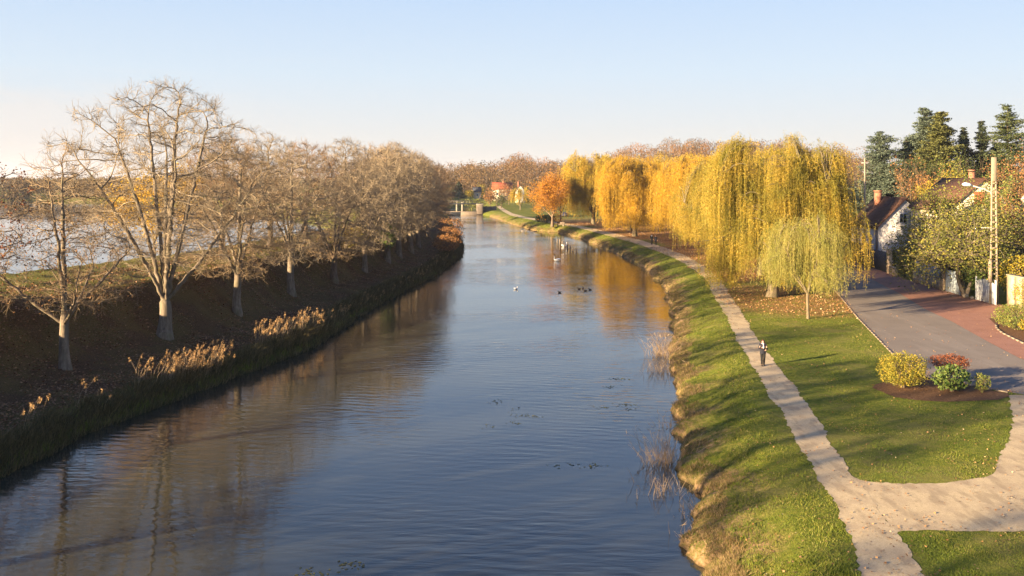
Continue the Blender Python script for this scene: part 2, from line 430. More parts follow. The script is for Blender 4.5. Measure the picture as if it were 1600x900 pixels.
def terrain(x, y):
    x = np.asarray(x, dtype=float); y = np.asarray(y, dtype=float)
    xl, xr = xl_(y), xr_(y)
    sR, sL = x - xr, xl - x
    zr = np.interp(sR, [-4, -0.35, 0, 0.12, 0.45, 1.6, 3.2, 4.3], [-1.3, -0.45, -0.03, 0.30, 0.52, 0.92, 1.36, 1.5])
    zr = zr + np.where((sR > 0.1) & (sR < 4.2), (0.05 * nz2(x, y, 1.3) + 0.03 * nz2(x, y, 4.3)) * sm((4.2 - sR) / 2) * sm(sR / 0.6), 0)
    hill = 25 * np.exp(-(((x - 175) / 115) ** 2 + ((y - 820) / 190) ** 2)) + 4 * sm((y - 520) / 200)
    zr = zr + hill * sm((sR - 20) / 100)
    co = np.interp(y, CRY, CRO); to = co * 0.62
    crest = 5.4 - 2.6 * sm((y - 240) / 120) + 1.7 * sm((68 - y) / 10)  # near crest raised further, out of view, to throw shade on the left bank
    low = np.interp(sL, [-4, -0.3, 0, 0.3, 1.4, 7, 9], [-1.3, -0.4, -0.03, 0.4, 0.95, 1.6, 1.9])
    zl = low + np.maximum(0, crest - 1.9) * sm((sL - to * 0.85) / (co - to * 0.85))
    zl = zl + 0.12 * nz2(x, y, 0.9) * sm((sL - 2) / 4)
    xv = np.interp(y, RIVY, RIVX)
    sv = np.maximum(x - xv, (y - 547) * 0.8 + 3 * np.sin(x * 0.05))
    zv = np.interp(sv, [-4, -0.3, 0, 1.0, 7], [-1.5, -0.4, 0.0, 1.1, 5.6])
    zl = np.minimum(zl, zv)
    zl = np.where(y > 547, np.minimum(zv, 2.5), zl)
    # the road embankment that leads to the bridge the picture is taken from
    ramp = np.clip(11.0 - 0.62 * np.maximum(0, y - 3), 0, 11) * sm((sL - 6) / 10) * sm((x - xv - 2) / 14)
    zl = np.maximum(zl, np.where(y < 60, ramp - 1.4, -9))
    mid = x < 0.5 * (xl + xr)
    z = np.where(mid, zl, zr)
    # beyond the lock the cut closes
    far = sm((y - 452) / 16)
    z = np.where((y > 440) & (x > -150), z * (1 - far) + far * np.maximum(z, 2.0 + hill), z)
    return z
def tz(x, y): return float(terrain(x, y))

def axis(spec):
    out = []
    for a, b, st in spec:
        n = max(1, int(round((b - a) / st))); out.append(np.linspace(a, b, n, endpoint=False))
    return np.concatenate(out + [np.array([spec[-1][1]])])
gx = axis([(-4000, -800, 400), (-800, -240, 40), (-240, -80, 8), (-80, -44, 1.2), (-44, -8, 0.55), (-8, 3, 0.8), (3, 24, 0.28), (24, 56, 1.0), (56, 120, 4), (120, 500, 20), (500, 4000, 350)])
gy = axis([(-60, 20, 5), (20, 30, 1), (30, 80, 0.3), (80, 130, 0.5), (130, 200, 1.0), (200, 360, 2.0), (360, 560, 5), (560, 1100, 30), (1100, 6000, 490)])
XX, YY = np.meshgrid(gx, gy)
ZZ = terrain(XX, YY)
nx, ny = len(gx), len(gy)
idx = np.arange(nx * ny).reshape(ny, nx)
mb = MB()
mb.add(np.stack([XX.ravel(), YY.ravel(), ZZ.ravel()], 1), np.stack([idx[:-1, :-1].ravel(), idx[:-1, 1:].ravel(), idx[1:, 1:].ravel(), idx[1:, :-1].ravel()], 1))

WIL = [(28.0, 96.0, 10), (24, 122, 10), (26.5, 156, 10), (25, 197, 9), (23, 220, 9), (19.5, 250, 9), (10, 232, 6), (33, 140, 10)]
def litter_mask(x, y):
    m = np.zeros_like(x)
    for a, b, r in WIL:
        d = np.sqrt((x - a) ** 2 + ((y - b) * 0.75) ** 2)
        m = np.maximum(m, sm((r * 1.15 - d) / (r * 0.5)))
    m = np.maximum(m, sm((x - xr_(y) - 7) / 4) * sm((y - 112) / 25) * sm((60 - x) / 10) * sm((300 - y) / 60))
    return m * (x > xr_(y) + 4.6)
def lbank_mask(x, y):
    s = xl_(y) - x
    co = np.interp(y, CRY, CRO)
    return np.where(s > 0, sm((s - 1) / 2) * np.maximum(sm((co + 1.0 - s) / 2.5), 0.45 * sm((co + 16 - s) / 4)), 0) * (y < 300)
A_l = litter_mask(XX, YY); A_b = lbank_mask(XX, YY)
sRg = XX - xr_(YY)
A_e = np.where((sRg > -2) & (sRg < 6) & (YY < 330), sm((2.6 + 1.2 * nz2(XX, YY, 0.55) - sRg) / 2.0), 0)
ground_mat = NT('meadow and bank soil')
k = ground_mat
p = k.pos()
n1 = k.noise(p, 0.35, 6, 0.6); n2 = k.noise(p, 3.5, 6, 0.65); n3 = k.noise(p, 14, 3, 0.6); n4 = k.noise(p, 0.09, 3)
gcol = k.ramp(n2, [(0.28, (0.06, 0.09, 0.013)), (0.55, (0.14, 0.16, 0.02)), (0.75, (0.26, 0.22, 0.05))])
gcol = k.mix(k.rng(n1, 0.46, 0.66, 0, 0.65), gcol, k.ramp(n3, [(0.3, (0.15, 0.14, 0.03)), (0.7, (0.30, 0.24, 0.09))]))
lit = k.ramp(n3, [(0.25, (0.13, 0.065, 0.028)), (0.5, (0.30, 0.155, 0.062)), (0.75, (0.42, 0.26, 0.12))])
fl = k.math('MULTIPLY', k.attr('litter'), k.rng(n2, 0.30, 0.52, 0.35, 1.0))
gcol = k.mix(fl, gcol, lit)
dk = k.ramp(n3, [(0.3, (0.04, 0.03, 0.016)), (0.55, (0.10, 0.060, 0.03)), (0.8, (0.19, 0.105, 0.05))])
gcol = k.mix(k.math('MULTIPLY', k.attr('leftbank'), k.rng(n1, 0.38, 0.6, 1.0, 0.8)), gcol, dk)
er = k.ramp(n2, [(0.3, (0.10, 0.06, 0.03)), (0.55, (0.28, 0.18, 0.09)), (0.8, (0.44, 0.31, 0.17))])
gcol = k.mix(k.math('MULTIPLY', k.attr('eroded'), k.rng(n2, 0.34, 0.58, 0.35, 1.0)), gcol, er)
zc = k.n('ShaderNodeSeparateXYZ'); k.l(p, zc.inputs[0])
gcol = k.mix(k.rng(zc.outputs[2], -0.1, 0.16, 1, 0), gcol, (0.045, 0.032, 0.018))
k.base(gcol); k.bump(k.math('ADD', n2, k.math('MULTIPLY', n3, 0.6)), 0.9, 0.08); k.set(0.95, 0.1)
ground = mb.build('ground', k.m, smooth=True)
tag(ground, kind='structure')
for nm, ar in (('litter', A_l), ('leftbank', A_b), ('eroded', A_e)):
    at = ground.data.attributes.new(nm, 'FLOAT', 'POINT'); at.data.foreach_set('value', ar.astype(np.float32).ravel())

# ------------------------------------------------------------------ water
def water_mat(name, murk, dens):
    k = NT(name)
    p = k.pos()
    g = k.n('ShaderNodeSeparateXYZ'); k.l(p, g.inputs[0])
    warp = k.noise(p, 0.05, 2)
    v1 = k.mapping(p, (0.55, 1.9, 1), (0, 0, R(-12)))
    a = k.noise(v1, 1.0, 3, 0.5, 0.5)
    v2 = k.mapping(p, (0.9, 4.4, 1), (0, 0, R(9)))
    b = k.noise(v2, 1.0, 2, 0.5, 0.3)
    c = k.noise(k.mapping(p, (0.10, 0.26, 1), (0, 0, R(-15))), 1.0, 3)
    wv = k.n('ShaderNodeTexWave', wave_type='BANDS', bands_direction='Y', wave_profile='SIN')
    k.l(k.mapping(p, (1, 1, 1), (0, 0, R(14))), wv.inputs['Vector'])
    wv.inputs['Scale'].default_value = 0.42; wv.inputs['Distortion'].default_value = 7.0
    wv.inputs['Detail'].default_value = 3; wv.inputs['Detail Scale'].default_value = 0.35; wv.inputs['Detail Roughness'].default_value = 0.45
    calm = k.rng(warp, 0.40, 0.60, 0.35, 1.15)
    h = k.math('ADD', k.math('MULTIPLY', a, 0.8), k.math('MULTIPLY', b, 0.3))
    h = k.math('ADD', h, k.math('MULTIPLY', c, 0.8))
    h = k.math('ADD', h, k.math('MULTIPLY', wv.outputs['Fac'], 0.12))
    h = k.math('MULTIPLY', h, calm)
    k.bump(h, 1.0, 0.030 * dens)
    k.base(k.ramp(c, [(0.3, tuple(v * 0.9 for v in murk)), (0.7, tuple(v * 1.1 for v in murk))]))
    k.set(0.03, 0.5); k.b.inputs['IOR'].default_value = 1.42
    return k.m
def strip(name, ys, fa, fb, mat, z=0.0):
    m = MB(); V = []
    for y in ys: V += [(fa(y), y, z), (fb(y), y, z)]
    n = len(ys)
    m.add(V, [(2 * i, 2 * i + 1, 2 * i + 3, 2 * i + 2) for i in range(n - 1)])
    return tag(m.build(name, mat), kind='structure')
ysw = list(np.arange(-58, 480, 6.0))
strip('canal_water', ysw, lambda y: float(xl_(y)) - 3.0, lambda y: float(xr_(y)) + 3.0, water_mat('murky canal water', (0.030, 0.032, 0.023), 1.0))
strip('river_water', list(np.arange(-58, 570, 10.0)), lambda y: -1500.0, lambda y: float(np.interp(y, RIVY, RIVX)) + 6.0, water_mat('pale river water', (0.09, 0.085, 0.075), 0.12))

# ------------------------------------------------------------------ paths, road, paving
rj = random.Random(5)
def dens(poly, step, jit):
    out = []
    n = len(poly)
    for i in range(n):
        a, b = poly[i], poly[(i + 1) % n]
        L = math.hypot(b[0] - a[0], b[1] - a[1]); m = max(1, int(L / step))
        for j in range(m):
            t = j / m
            x, y = a[0] + (b[0] - a[0]) * t, a[1] + (b[1] - a[1]) * t
            wx = jit * (0.8 * math.sin(x * 1.1 + y * 0.61) + 0.7 * math.sin(y * 1.43 - x * 0.7 + 2) + 0.5 * math.sin(y * 4.1 + x * 2.3) + 0.4 * math.sin(y * 9.7 + x))
            out.append((x + wx + rj.uniform(-jit, jit) * .8, y + rj.uniform(-jit, jit)))
    return out
from mathutils.geometry import tessellate_polygon
def sheet(name, poly, z, mat):
    tri = tessellate_polygon([[Vector((x, y, 0)) for x, y in poly]])
    m = MB(); V = np.array([(x, y, z) for x, y in poly])
    T = []
    for t in tri:
        a, b, c = (V[i] for i in t)
        T.append(t if np.cross(b - a, c - a)[2] > 0 else t[::-1])
    m.add(V, None, T)
    return tag(m.build(name, mat), kind='structure')
def inside(poly, x, y):
    r = np.zeros(x.shape, dtype=bool); n = len(poly)
    for i in range(n):
        x1, y1 = poly[i]; x2, y2 = poly[(i + 1) % n]
        if y1 == y2: continue
        c = ((y1 > y) != (y2 > y)) & (x < (x2 - x1) * (y - y1) / (y2 - y1) + x1)
        r ^= c
    return r
ZP = 1.5
Lp = [(1352, 905), (1325, 835), (1303, 780), (1258, 715), (1228, 655), (1199, 612), (1176, 571), (1151, 530), (1133, 490), (1114, 460), (1106, 440), (1088, 424), (1061, 407), (1031, 394), (991, 380), (951, 368.5), (905, 356.5), (880, 351.5)]
Rp = [(1448, 905), (1402, 835), (1372, 790), (1332, 746), (1298, 690), (1268, 640), (1230, 590), (1214, 571), (1183, 530), (1160, 490), (1140, 460), (1128, 440), (1106, 420), (1077, 402), (1043, 388), (1002, 375.5), (960, 364.5), (913, 354), (886, 349.5)]
path_poly = [P(*q, ZP) for q in Lp] + [P(*q, ZP) for q in Rp[::-1]]
branch_poly = [P(*q, ZP) for q in [(1398, 831), (1374, 793), (1332, 746.5), (1351, 753), (1400, 756), (1480, 755), (1545, 744), (1553, 735), (1575, 690), (1583, 660), (1580, 635), (1576, 618), (1600, 617), (1700, 640), (1700, 838), (1600, 831), (1450, 829)]]
far_poly = [P(*q, ZP) for q in [(886, 349.6), (880, 351.6), (850, 346.5), (815, 341), (797, 336.5), (785, 330), (776, 323), (780, 321), (790, 327.5), (801, 333.5), (820, 338.5), (850, 344)]]
path_poly = dens(path_poly, 0.22, 0.07); branch_poly = dens(branch_poly, 0.22, 0.07); far_poly = dens(far_poly, 2.5, 0.03)
k = NT('pale sandy gravel')
p = k.pos(); a = k.noise(p, 26, 5, 0.7); b = k.noise(p, 0.7, 5, 0.6); c = k.noise(k.mapping(p, (1, 0.3, 1)), 2.2, 4)
col = k.ramp(a, [(0.3, (0.38, 0.285, 0.16)), (0.6, (0.60, 0.495, 0.31)), (0.8, (0.72, 0.61, 0.41))])
col = k.mix(k.rng(b, 0.4, 0.65, 0, 0.45), col, (0.33, 0.255, 0.175))
col = k.mix(k.rng(c, 0.50, 0.66, 0, 0.5), col, (0.26, 0.20, 0.13))
col = k.mix(k.rng(k.noise(p, 5.0, 4, 0.6), 0.58, 0.72, 0, 0.45), col, (0.22, 0.18, 0.10))
k.base(col); k.bump(a, 0.5, 0.02); k.set(0.95, 0.1)
gravel = k.m
sheet('gravel_path', path_poly, ZP + 0.016, gravel)
sheet('gravel_branch', branch_poly, ZP + 0.012, gravel)
sheet('distant_path', far_poly, ZP + 0.03, gravel)

roadL = [(25.0, 58.0), (26.2, 61.5), (28.6, 72.8), (31.2, 85.0), (33.8, 99.5), (37, 120), (42, 150), (48, 190), (50, 240)]
roadR = [(31.5, 46.0), (34.2, 64.4), (35.6, 72.4), (37.0, 80.6), (38.0, 88.0), (40.4, 100), (44.5, 125), (49.5, 155), (55, 190), (57, 240)]
# the near end of the road swings off to the right
roadL = [(60, 52.6), (34, 53.4), P(1600, 617, ZP), P(1575, 613, ZP), P(1520, 603, ZP), P(1457, 591, ZP), P(1447, 587, ZP), P(1397, 554, ZP), P(1340, 495, ZP), P(1310, 458, ZP)] + roadL[5:]
roadR = [(60, 58.6), (40, 59.2), P(1662, 583, ZP), P(1593, 560, ZP), P(1545, 535, ZP), P(1488, 503, ZP), P(1447, 484, ZP)] + roadR[5:]
road_poly = roadL + roadR[::-1]
k = NT('worn grey asphalt')
p = k.pos(); a = k.noise(p, 40, 4, 0.7); b = k.noise(p, 0.5, 5, 0.6); c = k.noise(k.mapping(p, (1.2, 0.12, 1), (0, 0, R(12))), 1.0, 4)
col = k.ramp(a, [(0.3, (0.168, 0.145, 0.120)), (0.7, (0.252, 0.216, 0.178))])
col = k.mix(k.rng(b, 0.42, 0.65, 0, 0.35), col, (0.145, 0.125, 0.105))
col = k.mix(k.rng(c, 0.5, 0.7, 0, 0.35), col, (0.28, 0.25, 0.21))
k.base(col); k.bump(a, 0.35, 0.01); k.set(0.9, 0.2)
sheet('asphalt_road', dens(road_poly, 4, 0.0), ZP + 0.020, k.m)
pave_poly = [P(1593, 560, ZP), P(1545, 535, ZP), P(1488, 503, ZP), P(1447, 484, ZP)] + [(40.4, 100), (44.5, 125), (47, 140)] + [(49.3, 138), (48.6, 130), (46.6, 113), (46.4, 98.5), (46.5, 84), (41, 82.5), P(1556, 508, ZP), P(1557, 514, ZP), P(1566, 521, ZP), P(1600, 538, ZP), P(1640, 555, ZP), P(1660, 580, ZP)]
k = NT('rose coloured paving')
p = k.pos(); a = k.noise(p, 22, 5, 0.7); b = k.noise(p, 0.6, 4)
col = k.ramp(a, [(0.3, (0.27, 0.135, 0.095)), (0.7, (0.41, 0.22, 0.155))])
col = k.mix(k.rng(b, 0.45, 0.7, 0, 0.5), col, (0.25, 0.13, 0.09))
wv = k.n('ShaderNodeTexBrick'); k.l(k.mapping(p, (1, 1, 1), (0, 0, R(12))), wv.inputs['Vector'])
wv.inputs['Scale'].default_value = 1.6; wv.inputs['Mortar Size'].default_value = 0.02
wv.inputs['Color1'].default_value = (1, 1, 1, 1); wv.inputs['Color2'].default_value = (0.88, 0.88, 0.88, 1); wv.inputs['Mortar'].default_value = (0.62, 0.58, 0.55, 1)
col = k.mix(0.8, col, wv.outputs[0], 'MULTIPLY')
k.base(col); k.bump(a, 0.3, 0.01); k.set(0.9, 0.2)
sheet('rose_pavement', pave_poly, ZP + 0.026, k.m)
M['kerb'] = plain('worn kerb stone', (0.25, 0.20, 0.145), 0.9, 0.3, 3)
def kerb(name, line, w=0.16, h=0.11, mat=None):
    m = MB()
    for i in range(len(line) - 1):
        a, b = line[i], line[i + 1]
        L = math.hypot(b[0] - a[0], b[1] - a[1]); n = max(1, round(L / 1.0))
        an = math.atan2(b[1] - a[1], b[0] - a[0])
        for j in range(n):
            t = (j + .5) / n
            m.box((a[0] + (b[0] - a[0]) * t, a[1] + (b[1] - a[1]) * t, ZP + h / 2 - 0.03 + rj.uniform(-.01, .01)), (L / n - 0.015, w, h + 0.06), an)
    return tag(m.build(name, mat or M['concrete']), kind='structure')
kerb('road_kerb', [P(1575, 613.5, ZP), P(1520, 603.5, ZP), P(1457, 591.5, ZP), P(1446.5, 587.3, ZP), P(1396, 554.3, ZP), P(1339, 495.5, ZP), P(1309, 458.5, ZP), (36.8, 120)], 0.12, 0.05, M['kerb'])
kerb('bed_kerb', [P(1556, 508, ZP), P(1557.5, 514, ZP), P(1566, 521, ZP), P(1600, 538, ZP), P(1640, 555, ZP)], 0.14, 0.10, M['kerb'])
bed_poly = dens([P(*q, ZP) for q in [(1364, 606), (1367, 601), (1378, 598), (1410, 592), (1447, 588.5), (1457, 592.5), (1520, 604.5), (1575, 614.5), (1577, 620), (1560, 625), (1520, 627), (1480, 628.5), (1435, 626), (1400, 621), (1378, 613)]], 0.4, 0.05)
k = NT('dark bed soil'); p = k.pos(); a = k.noise(p, 9, 6, 0.7)
k.base(k.ramp(a, [(0.3, (0.07, 0.04, 0.022)), (0.6, (0.17, 0.095, 0.05)), (0.8, (0.27, 0.16, 0.09))])); k.bump(a, 1.0, 0.05); k.set(0.95, 0.1)
sheet('flower_bed_soil', bed_poly, ZP + 0.018, k.m)
bed2 = [P(1556, 508, ZP), P(1557.5, 514, ZP), P(1566, 521, ZP), P(1600, 538, ZP), P(1640, 555, ZP), (47, 74), (47, 82.4), (41, 82.4)]
sheet('corner_bed_soil', bed2, ZP + 0.034, k.m)
NOGRASS = [path_poly, branch_poly, far_poly, road_poly, pave_poly, bed_poly, bed2]
def on_lawn(x, y):
    m = np.ones(x.shape, dtype=bool)
    for q in NOGRASS: m &= ~inside(q, x, y)
    return m
# ------------------------------------------------------------------ tree builders
def nrm(v): return v / (np.linalg.norm(v) + 1e-9)
def perp_dir(rng, t, ang, az):
    ref = np.array([0, 0, 1.0]) if abs(t[2]) < 0.8 else np.array([1.0, 0, 0])
    u = nrm(np.cross(t, ref)); w = np.cross(t, u)
    return nrm(t * math.cos(ang) + (u * math.cos(az) + w * math.sin(az)) * math.sin(ang))
def branch(rng, p, d, L, n, wob, up):
    pts = [np.array(p, dtype=float)]; d = nrm(np.array(d, dtype=float)); st = L / n
    for i in range(n):
        d = nrm(d + rng.normal(0, wob, 3) + np.array([0, 0, up]))
        pts.append(pts[-1] + d * st)
    return np.array(pts)
def at_t(pts, t):
    f = t * (len(pts) - 1); i = min(int(f), len(pts) - 2); u = f - i
    return pts[i] * (1 - u) + pts[i + 1] * u, nrm(pts[i + 1] - pts[i])
def skeleton(rng, trunk_h, limbs, lens, counts, angs, ups, wobs, lean=(0, 0), limb_t=0.55, fork=0):
    """levels: 0 trunk, 1 limbs, 2 boughs, 3 branches; lengths in units of the tree's own height"""
    out = [[], [], [], []]
    tr = branch(rng, (0, 0, 0), (lean[0], lean[1], 1), trunk_h, 6, 0.03, 0.1)
    out[0].append(tr)
    starts = []
    a0 = rng.uniform(0, 6.28)
    for i in range(limbs):
        if fork: b, t = at_t(tr, rng.uniform(0.86, 1.0))
        else: b, t = at_t(tr, limb_t + (1 - limb_t) * (i + 0.6) / limbs if limbs > 1 else 1.0)
        az = a0 + i * 2.4 + rng.uniform(-.3, .3)
        ang = angs[0] * rng.uniform(0.55, 1.25)
        fr = i / max(1, limbs - 1)
        if not fork: ang = angs[0] * (1.15 - 0.55 * fr) * rng.uniform(0.85, 1.15)
        starts.append((b, perp_dir(rng, t, ang, az), lens[0] * rng.uniform(0.8, 1.1) * (1.0 if fork else 1.1 - 0.45 * fr)))
    if not fork: starts.append((tr[-1], np.array([0, 0, 1.0]), lens[0] * 0.7))
    for b, d, L in starts:
        pl = branch(rng, b, d, L, 7, wobs[0], ups[0]); out[1].append(pl)
        for j in range(counts[1]):
            t = 0.22 + 0.76 * (j + rng.uniform(0, .9)) / counts[1]
            p, tg = at_t(pl, t)
            q = branch(rng, p, perp_dir(rng, tg, angs[1] * rng.uniform(.6, 1.3), j * 2.4 + rng.uniform(-.5, .5)), lens[1] * (1.15 - 0.65 * t) * rng.uniform(.7, 1.2), 6, wobs[1], ups[1])
            out[2].append(q)
            for m in range(counts[2]):
                t2 = 0.15 + 0.83 * (m + rng.uniform(0, .9)) / counts[2]
                p2, tg2 = at_t(q, t2)
                out[3].append(branch(rng, p2, perp_dir(rng, tg2, angs[2] * rng.uniform(.6, 1.3), m * 2.4 + rng.uniform(-.5, .5)), lens[2] * (1.15 - 0.6 * t2) * rng.uniform(.6, 1.25), 4, wobs[2], ups[2]))
    return out
def sprout(rng, parents, per, L, ang, up, t0=0.1):
    """vectorised twigs: parents (N,M,3) -> (N*per,3,3)"""
    N, Mp = parents.shape[:2]
    par = np.repeat(parents, per, axis=0)
    t = rng.uniform(t0, 1.0, len(par)) * (Mp - 1)
    i = np.minimum(t.astype(int), Mp - 2); u = (t - i)[:, None]
    r = np.arange(len(par))
    a, b = par[r, i], par[r, i + 1]
    base = a * (1 - u) + b * u
    tg = b - a; tg /= np.linalg.norm(tg, axis=1, keepdims=True) + 1e-9
    rnd = rng.normal(size=(len(par), 3)); pr = rnd - (rnd * tg).sum(1, keepdims=True) * tg
    pr /= np.linalg.norm(pr, axis=1, keepdims=True) + 1e-9
    an = (ang * rng.uniform(0.6, 1.3, len(par)))[:, None]
    d = tg * np.cos(an) + pr * np.sin(an) + np.array([0, 0, up])
    d /= np.linalg.norm(d, axis=1, keepdims=True)
    Ln = (L * rng.uniform(0.5, 1.3, len(par)))[:, None]
    mid = base + d * Ln * 0.5
    d2 = d + rng.normal(0, 0.22, d.shape) + np.array([0, 0, up * 0.8]); d2 /= np.linalg.norm(d2, axis=1, keepdims=True)
    return np.stack([base, mid, mid + d2 * Ln * 0.5], axis=1)
def fit(levels, H, Wx, Wy=None):
    """scale a skeleton to the measured height and spread"""
    allp = np.concatenate([l.reshape(-1, 3) for l in levels])
    z = np.percentile(allp[:, 2], 99.8); r = np.percentile(np.hypot(allp[:, 0] - 0, allp[:, 1]), 97)
    s = np.array([Wx / 2 / r, (Wy or Wx) / 2 / r, H / z])
    return [l * s for l in levels]
def colonize(rng, att, trunk, tpar, nt_, step, kill, inertia=0.5, up=0.05, maxit=140):
    """grow a branch skeleton towards scattered crown points: returns nodes (N,3) and parents (N,)"""
    nodes = [np.array(p) for p in trunk]; par = list(tpar)
    dirs = [np.array([0, 0, 1.0])] + [nrm(nodes[i] - nodes[par[i]]) for i in range(1, len(nodes))]
    N0 = np.array(nodes)
    D = np.linalg.norm(att[:, None] - N0[None, nt_ - 2:], axis=2)
    near = D.argmin(1) + nt_ - 2; nd = D.min(1)
    alive = np.ones(len(att), bool)
    for it in range(maxit):
        ids = np.nonzero(alive)[0]
        if len(ids) < 4: break
        v = att[ids] - np.array(nodes)[near[ids]]
        v /= np.linalg.norm(v, axis=1, keepdims=True) + 1e-9
        u, inv = np.unique(near[ids], return_inverse=True)
        acc = np.zeros((len(u), 3)); np.add.at(acc, inv, v)
        newp, base = [], len(nodes)
        A = np.array(nodes)
        for k_, nidx in enumerate(u):
            d = nrm(nrm(acc[k_]) + inertia * dirs[nidx] + np.array([0, 0, up]) + rng.normal(0, 0.20, 3))
            q = nodes[nidx] + d * step
            if ((A - q) ** 2).sum(1).min() < (0.45 * step) ** 2: 
                alive[ids[inv == k_][:1]] = False
                continue
            nodes.append(q); par.append(int(nidx)); dirs.append(d); newp.append(q)
        if not newp: continue
        Q = np.array(newp)
        D = np.linalg.norm(att[ids][:, None] - Q[None], axis=2)
        j = D.argmin(1); dm = D[np.arange(len(ids)), j]
        bt = dm < nd[ids]
        nd[ids[bt]] = dm[bt]; near[ids[bt]] = base + j[bt]
        alive[ids[nd[ids] < kill]] = False
    return np.array(nodes), np.array(par)
def crown_points(rng, n, H, Wd, prof, seed, shell=0.55):
    """scattered points in a lumpy crown; prof: (height share, radius share)"""
    zf = np.array([p[0] for p in prof]); rf = np.array([p[1] for p in prof])
    out = []
    while len(out) < n:
        z = rng.uniform(zf[0], 1.0); R0 = np.interp(z, zf, rf)
        if rng.uniform() > R0 ** 1.5 + 0.1: continue
        az = rng.uniform(0, 6.283)
        R_ = R0 * (1 + 0.13 * math.sin(3 * az + seed) + 0.10 * math.sin(5 * az + 9 * z + seed))
        r = rng.uniform() ** shell * R_
        out.append((r * math.cos(az) * Wd / 2, r * math.sin(az) * Wd / 2, z * H))
    return np.array(out)
ROUND = [(0.20, .45), (0.30, .85), (0.48, 1.0), (0.68, .95), (0.84, .74), (0.95, .42), (1.0, .12)]
def bare_tree(seed, H, Wd, trunk_r, trunk_h, prof=ROUND, n=700, step=0.45, kill=0.8, name='bare_tree', twig='twig', barkm='bark_pale', tw=(3, 2), twl=(0.85, 0.5), twr=(0.011, 0.007), lean=(0, 0), inertia=0.5, up=0.05, expo=2.3, leaves=None, leaf_n=0, leaf_zone=None, leaf_size=0.14, shell=0.5, limbs=()):
    rng = np.random.default_rng(seed)
    nt_ = max(5, int(trunk_h / step))
    t = np.linspace(0, 1, nt_)
    trunk = np.stack([lean[0] * t ** 1.5 * trunk_h + 0.05 * np.sin(t * 5 + seed), lean[1] * t * trunk_h + 0.05 * np.cos(t * 4 + seed) - 0.05, t * trunk_h], 1)
    att = crown_points(rng, n, H * 0.97, Wd * 0.96, prof, seed, shell)
    trunk = [q for q in trunk]; tpar = [-1] + list(range(len(trunk) - 1))
    for (az, zf_, rf_, st_, bow) in limbs:            # main limbs drawn first: azimuth, end height, end radius, start on the trunk, outward bow
        i0 = min(len(trunk) - 1, max(1, int(st_ * (nt_ - 1)))); a0 = trunk[i0]
        e = np.array([math.cos(az) * rf_ * Wd / 2, math.sin(az) * rf_ * Wd / 2, zf_ * H])
        c_ = a0 * (1 - bow) + e * bow; c_[2] = a0[2] + (e[2] - a0[2]) * 0.42
        m_ = max(3, int(np.linalg.norm(e - a0) / step)); pr = i0
        for w in np.linspace(0, 1, m_ + 1)[1:]:
            q = (1 - w) ** 2 * a0 + 2 * w * (1 - w) * c_ + w * w * e + rng.normal(0, 0.035, 3)
            tpar.append(pr); pr = len(trunk); trunk.append(q)
    P_, par = colonize(rng, att, trunk, tpar, nt_, step, kill, inertia, up)
    N = len(P_)
    tips = np.zeros(N); ch = [[] for _ in range(N)]
    for i in range(N - 1, 0, -1):
        if not ch[i]: tips[i] = 1
        tips[par[i]] += tips[i]; ch[par[i]].append(i)
    tot = max(tips[0], 2)
    rad = np.maximum(0.013, trunk_r * (np.maximum(tips, 1) / tot) ** (1 / expo))
    fl = np.arange(nt_)
    rad[:nt_] = trunk_r * (1 - 0.12 * fl / nt_) * (1 + 0.5 * np.exp(-fl * step * 1.6))
    # chains that follow the thickest child
    chains = []; stack = [0]
    while stack:
        st_ = stack.pop(); c = [par[st_], st_] if par[st_] >= 0 else [st_]
        while ch[c[-1]]:
            k_ = sorted(ch[c[-1]], key=lambda i: -tips[i]); stack += k_[1:]; c.append(k_[0])
        if len(c) > 1: chains.append(c)
    root = empty(name, (0, 0, 0))
    thick, thin = MB(), MB()
    thick.tube(np.vstack([P_[0] - [0, 0, .45], P_[:2]]), [rad[0] * 1.12, rad[0], rad[1]], 9)
    groups = {}
    for c in chains:
        rr = rad[c].copy()
        if par[c[1]] == c[0] and c[0] != 0: rr[0] = min(rr[0], rr[1] * 1.25)
        big_ = [i for i in range(len(c)) if rr[i] > 0.05]
        cut = big_[-1] + 1 if big_ else 0
        if cut >= 2: groups.setdefault((1, cut), []).append((c[:cut], rr[:cut]))
        if len(c) - max(0, cut - 1) >= 2: groups.setdefault((0, len(c) - max(0, cut - 1)), []).append((c[max(0, cut - 1):], rr[max(0, cut - 1):]))
    for (big_, L), l in groups.items():
        (thick if big_ else thin).tubes(np.array([P_[c] for c, _ in l]), np.array([r for _, r in l]), 9 if big_ else 4)
    thick.build('trunk', M[barkm], root, smooth=True)
    fine = np.nonzero((tips <= 4) & (par >= 0))[0]
    seg = np.stack([P_[par[fine]], P_[fine]], 1)
    t4 = sprout(rng, seg, tw[0], twl[0], 0.75, 0.10, 0.0)
    t5 = sprout(rng, t4, tw[1], twl[1], 0.7, 0.10)
    thin.tubes(t4, np.repeat(np.array([[1.25, 1.0, 0.6]]) * twr[0], len(t4), 0), 3)
    thin.tubes(t5, np.repeat(np.array([[1.2, 1.0, 0.6]]) * twr[1], len(t5), 0), 3)
    thin.build('crown', M[twig], root)
    if leaves:
        c = t5[:, 2]
        if leaf_zone is not None: c = c[leaf_zone(c)]
        c = c[rng.integers(0, len(c), leaf_n)] + rng.normal(0, 0.09, (leaf_n, 3))
        MB().leaves(c, rng, leaf_size, 0.6).build('leaves', M[leaves], root)
    return root, N

